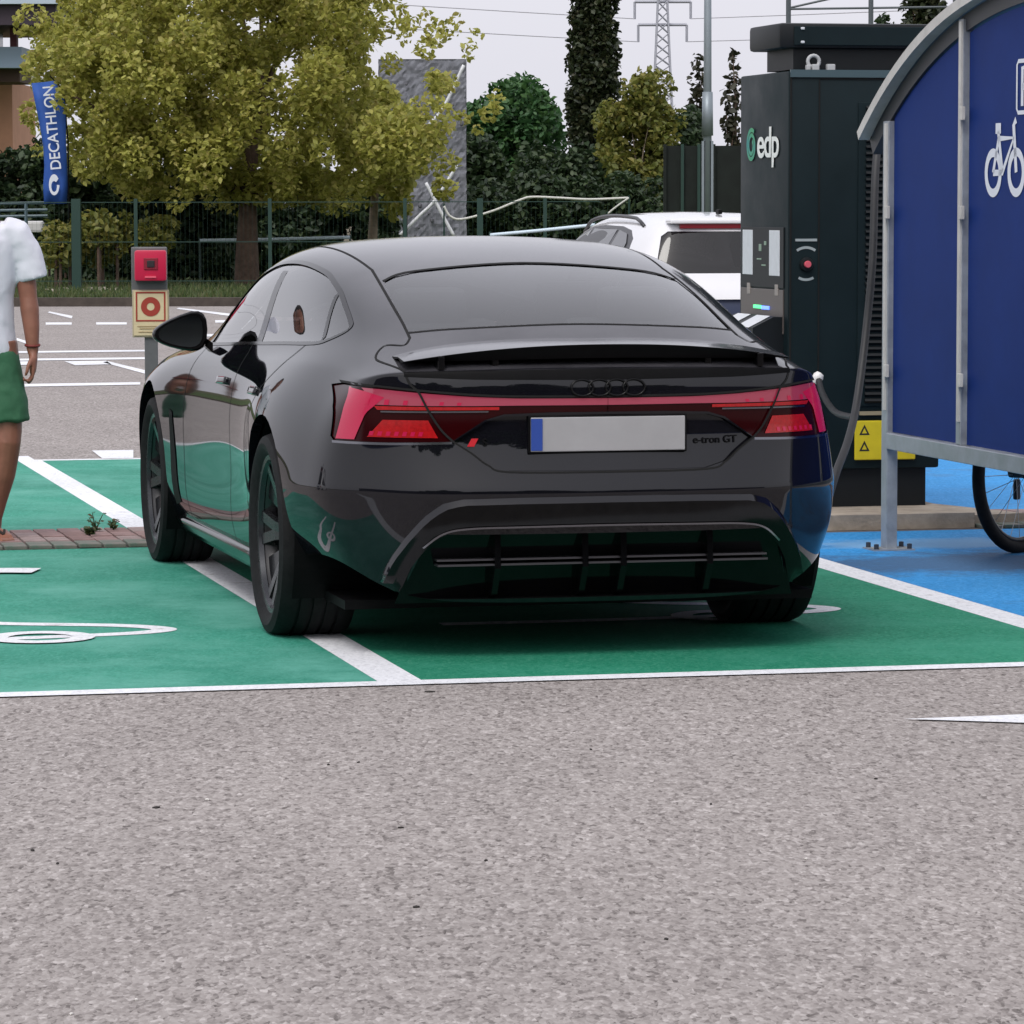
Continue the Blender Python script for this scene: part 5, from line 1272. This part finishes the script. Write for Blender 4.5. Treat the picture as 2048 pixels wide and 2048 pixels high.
# deep green round tree
def blobtree(nm, lab, u0, u1, v0, v1, Y, n, size, lm, cat_seed, hbase=.4, k=60, dz=1.0, bark=BARK, tr=.12):
    uc, vc = (u0+u1)/2, (v0+v1)/2; b = Vector((at(uc, 500, Y).x, Y, .02)); sp_ = []
    for i in range(k):
        a = rnd.uniform(0, 2*math.pi); q = rnd.random()**.5
        sp_.append((uc + (u1-u0)/2*.86*q*math.cos(a), vc + (v1-v0)/2*.88*q*math.sin(a), rnd.uniform(.13, .24)*(u1-u0)))
    zb = max(.3, at(uc, v1, Y).z)
    return tree(nm, b, lab, (zb + .4, tr, 0), px_clumps(sp_, Y, b, (u1-u0)/FPX*Y*.45, rnd), n, size, lm, bark, cat_seed)
blobtree('green_tree', 'dense bright green rounded tree to the left of the tall cypress', 925, 1120, 145, 430, 104, 9000, .17, GREENL, 11)
blobtree('green_tree', 'darker green bushy tree low behind the climbing wall', 880, 1010, 260, 470, 98, 5000, .16, DARKL, 12)
blobtree('dark_tree', 'dark evergreen filling the gap under the tall cypress', 1020, 1230, 300, 480, 100, 6500, .16, DARKL, 13)
blobtree('small_tree', 'small yellow-green tree with pale stem to the right of the tall cypress', 1205, 1365, 130, 440, 92, 6500, .135, YELG, 14, bark=BARKP, tr=.07)
blobtree('dark_tree', 'dark tree behind the black windbreak fence', 1300, 1420, 210, 460, 110, 4500, .16, DARKL, 15)
# tall cypress: column of clumps
def column(nm, lab, u0, u1, vtop, vbot, Y, n, size, lm, seed, group=None):
    b = Vector((at((u0+u1)/2, 500, Y).x, Y, .02)); r = (u1-u0)/2/FPX*Y; zt, zb = at(0, vtop, Y).z, max(.25, at(0, vbot, Y).z); cl = []
    for k in range(int((zt - zb)/(r*.38)) + 3):
        z = zb + (zt - zb)*k/((zt - zb)/(r*.38) + 2); q = min(1.0, .55 + 3.2*(zt - z)/(zt - zb + .01)*.5)
        for j in range(4):
            a = rnd.uniform(0, 6.28); cl.append(((r*.50*q*math.cos(a), r*.50*q*math.sin(a), z), r*.55*q))
    return tree(nm, b, lab, (max(.6, zb), .16, 0), cl, n, size, lm, BARK, seed, group)
column('cypress_tree', 'tall dark column cypress rising out of the frame', 1130, 1240, -160, 420, 100, 15000, .13, CYPL, 21)
column('poplar_tree', 'thin sparse poplar just left of the grey lamp mast', 1372, 1418, 104, 420, 150, 420, .26, POPL, 22)
column('poplar_tree', 'thin sparse poplar between the lamp mast and the charger', 1440, 1486, 102, 420, 150, 420, .26, POPL, 23)
column('cypress_tree', 'dark green cypress showing above the charger roof unit', 1800, 1888, -120, 400, 85, 6000, .14, CYPL, 24)
blobtree('dark_tree', 'leafy bush tree seen behind the frame posts above the charger', 1745, 1800, 25, 200, 88, 900, .14, DARKL, 25)
# hedge and shrubs behind the fence
def hedge(nm, lab, u0, u1, v0, v1, Y, n, size, lm, k=40, cat='hedge'):
    cl = []; 
    for i in range(k):
        u = rnd.uniform(u0, u1); v = rnd.uniform(v0 + 15, v1); p = at(u, v, Y); cl.append(((p.x, Y + rnd.uniform(-.7,.7), max(.15, p.z)), rnd.uniform(22, 40)/FPX*Y))
    root = empty(nm, (cl[0][0][0], Y, .02)); off = Vector(root.location); v_, f_ = leaves([(c[0]-off.x, c[1]-off.y, c[2]-off.z) for c, r in cl], [r for c, r in cl], n, size); leafobj('foliage', v_, f_, lm, root); tag(root, lab, cat)
    for c, r in cl[:10]: MB().tube([Vector((c[0]-off.x, c[1]-off.y, -.1)), Vector((c[0]-off.x, c[1]-off.y, c[2]))], .03, 5).build('stem', BARK, root)
    return root
hedge('hedge', 'dark hedge behind the green mesh fence under the olive-yellow tree', 110, 480, 340, 560, 73, 22000, .13, DARKL, 150)
hedge('hedge', 'dark hedge seen between fence and climbing wall', 460, 780, 345, 540, 78, 13000, .13, DARKL, 90)
hedge('hedge', 'dark hedge behind the cord barrier, below the trees', 930, 1330, 360, 480, 88, 13000, .14, DARKL, 70)
hedge('hedge', 'dark green hedge left of the blue banner', -90, 130, 285, 520, 82, 11000, .14, DARKL, 80)
hedge('shrub', 'light green shrubs in front of the dark hedge by the fence', 100, 330, 425, 510, 67, 2600, .11, YELG, 34, 'shrub')
# ---------------------------------------------------------------- green mesh fence
FG = mat('fence_green', (.010,.040,.030), rough=.5)
fe = empty('mesh_fence', (at(150, 590, 65).x, 65, 0)); fo = Vector(fe.location); tag(fe, 'green wire mesh fence with square posts along the verge', 'fence')
for k, (u, w) in enumerate(((-120,.06),(153,.15),(272,.06),(540,.06),(810,.06),(960,.10),(1090,.06))):
    x = at(u, 500, 65).x; MB().box((x - fo.x, 0, .82), (w, w, 1.60)).build('post', FG, fe)
for z in (.25, .9, 1.56):
    xa, xb = at(-160,500,65).x, at(1200,500,65).x; MB().box(((xa+xb)/2 - fo.x, 0, z), (xb - xa, .014, .014)).build('rail', FG, fe)
wm_ = MB()
for k in range(160):
    x = at(-160,500,65).x + k*.075; wm_.add([(x - fo.x - .0012, 0, .1), (x - fo.x + .0012, 0, .1), (x - fo.x + .0012, 0, 1.56), (x - fo.x - .0012, 0, 1.56)], [(0,1,2,3)])
wo_ = wm_.build('mesh_wires', FG, fe); wo_['kind'] = 'stuff'
# black windbreak fence by the lamp mast
NET = mat('net_dark', (.006,.010,.008), rough=.9, var=.4, scale=3)
wf = empty('windbreak_fence', (at(1400,400,76).x, 76, 0)); wx = wf.location.x; tag(wf, 'tall black netting fence on thin posts beside the lamp mast', 'fence')
xa, xb = at(1328,300,76).x, at(1620,300,76).x; zt_ = at(0,292,76).z
MB().box(((xa+xb)/2 - wx, .06, zt_/2), (xb - xa, .02, zt_)).build('netting', NET, wf)
for u in (1330, 1365, 1398, 1428, 1490): MB().box((at(u,300,76).x - wx, 0, zt_/2), (.06, .06, zt_ + .06)).build('post', FG if u in (1365,1398) else NET, wf)
# lamp mast
LM = mat('mast_grey', (.25,.29,.32), rough=.45, metal=.4, var=.1, scale=2)
lx = at(1415, 300, 72); mast = empty('lamp_mast', (lx.x, 72, .02)); tag(mast, 'tall tapering grey lamp mast rising out of the frame', 'lamp post')
zb_ = at(0, 285, 72).z
MB().tube([(0,0,0), (0,0,9.0)], [.088,.055], 14).build('pole', LM, mast, smooth=True)
MB().tube([(0,0,zb_ + .1), (0,0,zb_ + .9)], [.108,.098], 14).build('sleeve', LM, mast, smooth=True)
for s in (-1,1): MB().box((s*.085, -.05, zb_/2), (.045, .05, zb_)).build('base_channel', LM, mast)
MB().box((0, -.045, zb_/2), (.125, .03, zb_)).build('base_web', SATBLK, mast)
MB().tube([(0,0,8.9),(.3,0,9.2),(1.0,0,9.3)], .04, 8).build('arm', LM, mast, smooth=True); MB().box((1.15,0,9.3), (.6,.25,.10), bev=.03).build('lamp_head', LM, mast)
# ---------------------------------------------------------------- climbing wall with white props
ROCK = mat('climbing_rock', (.17,.175,.20), rough=.9, var=.40, scale=5.5, bump=.35, bscale=9, detail=8)
cwp = at(845, 460, 86); cw = empty('climbing_wall', (cwp.x, 86, 0)); tag(cw, 'grey rock-textured climbing wall propped by white poles', 'climbing wall')
zt_ = at(0, 118, 86).z; wl_, wr_ = at(758,400,86).x - cwp.x, at(933,400,86).x - cwp.x
nx, nz = 30, 60; vs = []; fs = []
for j in range(nz + 1):
    for i in range(nx + 1): vs.append((wl_ + (wr_-wl_)*i/nx + rnd.uniform(-.012,.012), rnd.uniform(-.022,.022), zt_*j/nz))
for j in range(nz):
    for i in range(nx): a = j*(nx+1)+i; fs.append((a, a+1, a+nx+2, a+nx+1))
o = len(vs); vs += [(wl_,.5,0),(wr_,.5,0),(wr_,.5,zt_),(wl_,.5,zt_)]; fs += [(o+3,o+2,o+1,o),(0,nz*(nx+1),o+3,o),(nx,o+1,o+2,nz*(nx+1)+nx),(nz*(nx+1),nz*(nx+1)+nx,o+2,o+3)]
pyobj('rock_face', vs, fs, ROCK, cw)
for k in range(26):
    bm = bmesh.new(); bmesh.ops.create_icosphere(bm, subdivisions=1, radius=rnd.uniform(.03,.07)); me = bpy.data.meshes.new('hold'); bm.to_mesh(me); bm.free()
    h_ = link('hold', me, mat('hold_grey', (.10,.10,.115), rough=.8), cw); h_.location = (rnd.uniform(wl_+.1, wr_-.1), -.09, rnd.uniform(.3, zt_-.2))
WP = mat('pole_white', (.62,.63,.65), rough=.45)
def wpx(u, v, Y): p = at(u, v, Y); return Vector((p.x - cwp.x, Y - 86, p.z))
for P in ([(928,130),(890,210),(858,250)], [(810,365),(780,405),(764,470)], [(852,365),(880,420),(908,472)], [(800,470),(840,430),(870,400),(915,330)]):
    MB().tube(catmull([wpx(u, v, 85.4) for u, v in P], 5), .038, 7).build('white_pole', WP, cw, smooth=True)
MB().tube([wpx(810, 395, 85.2), wpx(810, 480, 85.2)], .055, 7).build('dark_post', SATBLK, cw)
# cord barriers strung between thin stakes
ROPE = mat('cord_white', (.58,.58,.54), rough=.6); ROPEB = mat('cord_blue_white', (.55,.66,.74), rough=.5)
def cord(nm, pts, Y, r, m, lab):
    P = [at(u, v, Y) for u, v in pts]; root = empty(nm, (P[0].x, Y, 0)); o_ = Vector(root.location)
    MB().tube(catmull([p - o_ for p in P], 6), r, 6).build('cord', m, root, smooth=True)
    for p in (P[0], P[-1]): MB().tube([Vector((p.x,p.y,0)) - o_, p - o_ + Vector((0,0,.05))], .02, 6).build('stake', FG, root)
    tag(root, lab, 'barrier')
cord('cord_barrier', [(888,412),(900,432),(925,438),(985,422),(1040,400),(1065,394),(1120,396),(1180,399),(1258,396)], 80, .028, ROPE, 'sagging white cord strung low in front of the dark trees')
cord('cord_barrier', [(1258,396),(1235,412),(1215,428)], 79, .022, ROPE, 'short end of white cord slanting down beside the white car')
cord('tape_barrier', [(400,480),(470,479),(540,478),(700,474)], 71, .035, ROPEB, 'pale blue and white tape stretched behind the olive-yellow tree trunk')
cord('tape_barrier', [(980,470),(1060,463),(1130,456),(1190,450)], 60, .030, ROPEB, 'pale tape running behind the black car roof towards the white car')
# low bench-like rails and pale wall behind the trees
lw = MB().box((at(660,455,95).x, 95, at(0,455,95).z/2 + .3), (2.6, .3, 1.0)).build('low_wall', mat('beige_wall', (.26,.23,.19), rough=.9, var=.2, scale=2)); tag(lw, 'low beige wall glimpsed between the trunks of the two olive-yellow trees', 'wall')
rl = empty('pipe_railing', (at(20,410,72).x, 72, 0)); tag(rl, 'blue-grey pipe railing behind the walking person', 'railing'); ro = Vector(rl.location)
for v in (406, 420, 432):
    MB().tube([at(-60,v,72) - ro, at(95,v-2,72) - ro], .03, 6).build('rail', mat('rail_bluegrey', (.09,.14,.17), rough=.5), rl)
for u in (-40, 52): MB().tube([Vector((at(u,400,72).x, 72, 0)) - ro, at(u,404,72) - ro], .035, 6).build('post', MATS['rail_bluegrey'], rl)
bl = MB().box((at(30,447,74).x, 74, at(0,452,74).z), (1.1,.4,.22), bev=.05).build('white_block', mat('block_white', (.6,.6,.6), rough=.6)); bl.location.z = 0
tag(bl, 'low white block below the blue-grey railing', 'block')
# ---------------------------------------------------------------- blue feather banner
bn = empty('banner_flag', (at(100,400,67.1).x, 67.1, 0)); bo = Vector(bn.location); tag(bn, 'tall narrow blue banner with white lettering reading upwards, half behind leaves', 'banner')
FLAG = mat('flag_blue', (.020,.085,.36), rough=.7, var=.12, scale=3)
Lp = [(88,406),(86,370),(88,330),(86,290),(78,240),(70,200),(64,165)]; Rp_ = [(134,406),(135,370),(134,330),(132,290),(132,240),(130,200),(112,160)]
vs = []; fs = []; 
for k, (a, b) in enumerate(zip(Lp, Rp_)):
    for j in range(5):
        q = a[0] + (b[0]-a[0])*j/4, a[1] + (b[1]-a[1])*j/4; p = at(*q, 67.1) - bo; vs.append((p.x, .05*math.sin(j*1.6 + k*.8), p.z))
for k in range(6):
    for j in range(4): i = k*5+j; fs.append((i, i+1, i+6, i+5))
fl = pyobj('flag', vs, fs, FLAG, bn, smooth=True); sm = fl.modifiers.new('t','SOLIDIFY'); sm.thickness = .006
MB().tube([at(138,412,67.1) - bo - Vector((0,0,at(0,412,67.1).z)), at(138,412,67.1) - bo, at(136,280,67.1) - bo, at(128,180,67.1) - bo, at(100,150,67.1) - bo], .014, 6).build('pole', SATBLK, bn, smooth=True)
BT = mat('banner_white', (.66,.70,.78), rough=.7)
tx = textobj('lettering', 'DECATHLON', .26, BT, bn, ext=.002, spacing=1.0, sx=.92)
pt = at(105, 254, 66.98) - bo
tx.matrix_local = Matrix.Translation((pt.x, -.10, pt.z)) @ Matrix.Rotation(R(-5),4,'Y') @ Matrix.Rotation(R(90),4,'X') @ Matrix.Rotation(R(90),4,'Z')
lg = at(108, 368, 66.98) - bo; vs = []; fs = []
for i in range(41):
    t = 2*math.pi*i/40*.9 + .6; r_ = .09; 
    for w in (-.028 - .02*math.sin(t), .03): vs.append((lg.x + (r_+w)*math.cos(t)*.75, -.10, lg.z + (r_+w)*math.sin(t)*1.5))
for i in range(40): fs.append((2*i, 2*i+1, 2*i+3, 2*i+2))
pyobj('logo', vs, fs, BT, bn)
# ---------------------------------------------------------------- building at the left edge
bd_ = empty('store_building', (at(0,400,120).x, 120, 0)); bo = Vector(bd_.location); tag(bd_, 'salmon walled building with dark roof overhang and blue-grey canopy, behind the olive-yellow tree', 'building')
def bpx(u0, u1, v0, v1, Y, th, nm, m):
    a, b = at(u0, v0, Y), at(u1, v1, Y); return MB().box(((a.x+b.x)/2 - bo.x, Y - 120 + th/2, (a.z+b.z)/2), (abs(b.x-a.x), th, abs(a.z-b.z))).build(nm, m, bd_)
SAL = mat('wall_salmon', (.52,.27,.17), rough=.85, var=.08, scale=2); OVH = mat('roof_overhang', (.030,.018,.030), rough=.6); CAN = mat('canopy_bluegrey', (.19,.26,.33), rough=.5)
p0 = at(0,0,120)
bpx(-420, 28, 162, 520, 124, 6, 'wall', SAL); bpx(-420, 112, -40, 48, 118, 9, 'roof_overhang', OVH); bpx(-420, 130, -66, 6, 117.7, 9.3, 'roof_fascia', mat('fascia_pale', (.40,.48,.55), rough=.5))
bpx(-420, 44, 92, 134, 119, 3, 'canopy', CAN); bpx(-420, 40, 134, 162, 120, 3, 'canopy_soffit', mat('soffit_brown', (.07,.04,.03), rough=.8)); bpx(20, 34, 44, 96, 120, .4, 'column', mat('column_red', (.10,.02,.025), rough=.6))
bpx(-420, -10, 44, 96, 121.5, 2, 'upper_window', mat('window_dark', (.03,.03,.045), rough=.2))
# ---------------------------------------------------------------- sports frame above the charger
sf = empty('frame_structure', (at(1660,100,70).x, 70, 0)); so_ = Vector(sf.location); tag(sf, 'tall dark steel goal-cage frame rising behind the charger roof unit', 'frame')
STL = mat('frame_steel', (.07,.085,.095), rough=.5)
for u, v in ((1578,-60),(1743,-60),(1910,-60)): MB().tube([Vector((at(u,0,70).x - so_.x, 0, 0)), at(u, v, 70) - so_], .045 if u < 1900 else .03, 8).build('post', STL, sf)
for (a, b) in (((1578,19),(1925,15)), ((1578,17),(1690,-8)), ((1578,-40),(1925,-44))): MB().tube([at(*a,70) - so_, at(*b,70) - so_], .022, 6).build('bar', STL, sf)
# ---------------------------------------------------------------- pylon and lines far away
PY_ = 620.0; pyl = empty('power_pylon', (at(1325,300,PY_).x, PY_, 0)); po = Vector(pyl.location); tag(pyl, 'lattice power pylon with two pairs of arms, faint in the distance', 'pylon')
PST = mat('pylon_steel', (.34,.35,.40), rough=.6)
zt_ = at(0,-40,PY_).z; wb_, wt_ = 3.2, .62
lat = MB(); levels = 22
def pw(z): return wb_ + (wt_ - wb_)*min(1, (z/zt_)**.55)
for s1 in (-1,1):
    for s2 in (-1,1): 
        P = [Vector((s1*pw(z), s2*pw(z), z)) for z in [zt_*k/10 for k in range(11)]]; MB().tube(P, .16, 5).build('leg', PST, pyl)
for k in range(levels):
    z0, z1 = zt_*k/levels, zt_*(k+1)/levels
    for s in (-1,1):
        lat.tube([(s*-pw(z0), -pw(z0), z0), (s*pw(z1), -pw(z1), z1)], .09, 4); lat.tube([(s*-pw(z0), pw(z0), z0), (s*pw(z1), pw(z1), z1)], .09, 4)
        lat.tube([(s*pw(z0), -pw(z0), z0), (s*pw(z1), pw(z1), z1)], .09, 4)
lat.build('lattice', PST, pyl)
for v, ua, ub in ((4, 1270, 1382), (50, 1277, 1374)):
    a, b = at(ua, v, PY_) - po, at(ub, v, PY_) - po; MB().tube([a, b], .26, 5).build('cross_arm', PST, pyl)
    for q in (a, b): MB().tube([q, q - Vector((0,0,2.7))], .22, 5).build('insulator', PST, pyl)
WIRE = mat('wire_grey', (.42,.42,.46), rough=.6)
for v, u, lab_ in ((38,1272,'power line from the upper pylon arm passing behind the tall cypress'),(84,1279,'power line from the lower pylon arm passing behind the tall cypress'),(38,1382,'power line from the upper pylon arm passing behind the lamp mast'),(84,1374,'power line from the lower pylon arm passing behind the lamp mast')):
    a = at(u, v, PY_); b = a + Vector((-260, -180, 22)) if u < 1320 else a + Vector((220, -330, 8)); n_ = 14
    P = [a.lerp(b, i/n_) - Vector((0,0,5*math.sin(math.pi*i/n_))) for i in range(n_+1)]
    root = MB().tube(P, .07, 4).build('power_line', WIRE); tag(root, lab_, 'power line', 'power lines hung from the pylon')

# ================================================================== unseen things added behind the camera and to the left for reflections in the paint
sb = empty('reflection_building', (0, -20, 0)); tag(sb, 'unseen long dark grey building added behind the camera for the reflections in the black paint', 'building')
FAC = mat('facade_grey', (.055,.058,.065), rough=.6, var=.2, scale=.6)
MB().box((0, -6, 2.9), (190, 12, 5.8)).build('wall', FAC, sb)
MB().box((0, .15, 5.6), (190.4, .6, .5)).build('fascia', mat('fascia_blue', (.03,.07,.22), rough=.5), sb)
src_t = [o for o in COL.objects if o.name.startswith('green_tree') and o.parent is None][0]
for k, x in enumerate((-17, -11.5, -7, -2.5, 2, 7.5, 12, 18)):
    tcopy = copy_tree(src_t); tcopy.location = (x, -15.5 + (k % 3), .0); tcopy.rotation_euler = (0, 0, k * 1.3); q = 1.15 + .22 * (k % 3); tcopy.scale = (q * 1.5, q * 1.5, q)
    tag(tcopy, 'unseen round green tree added behind the camera for the reflections in the black paint', 'tree', 'unseen tree row added for the paint reflections')
w2 = copy_tree(wg); w2.location = (-10.5, 18.5, 0); w2.rotation_euler = (0, 0, BA + R(92)); w2['label'] = 'white estate car parked off to the left, mirrored in the black car door'
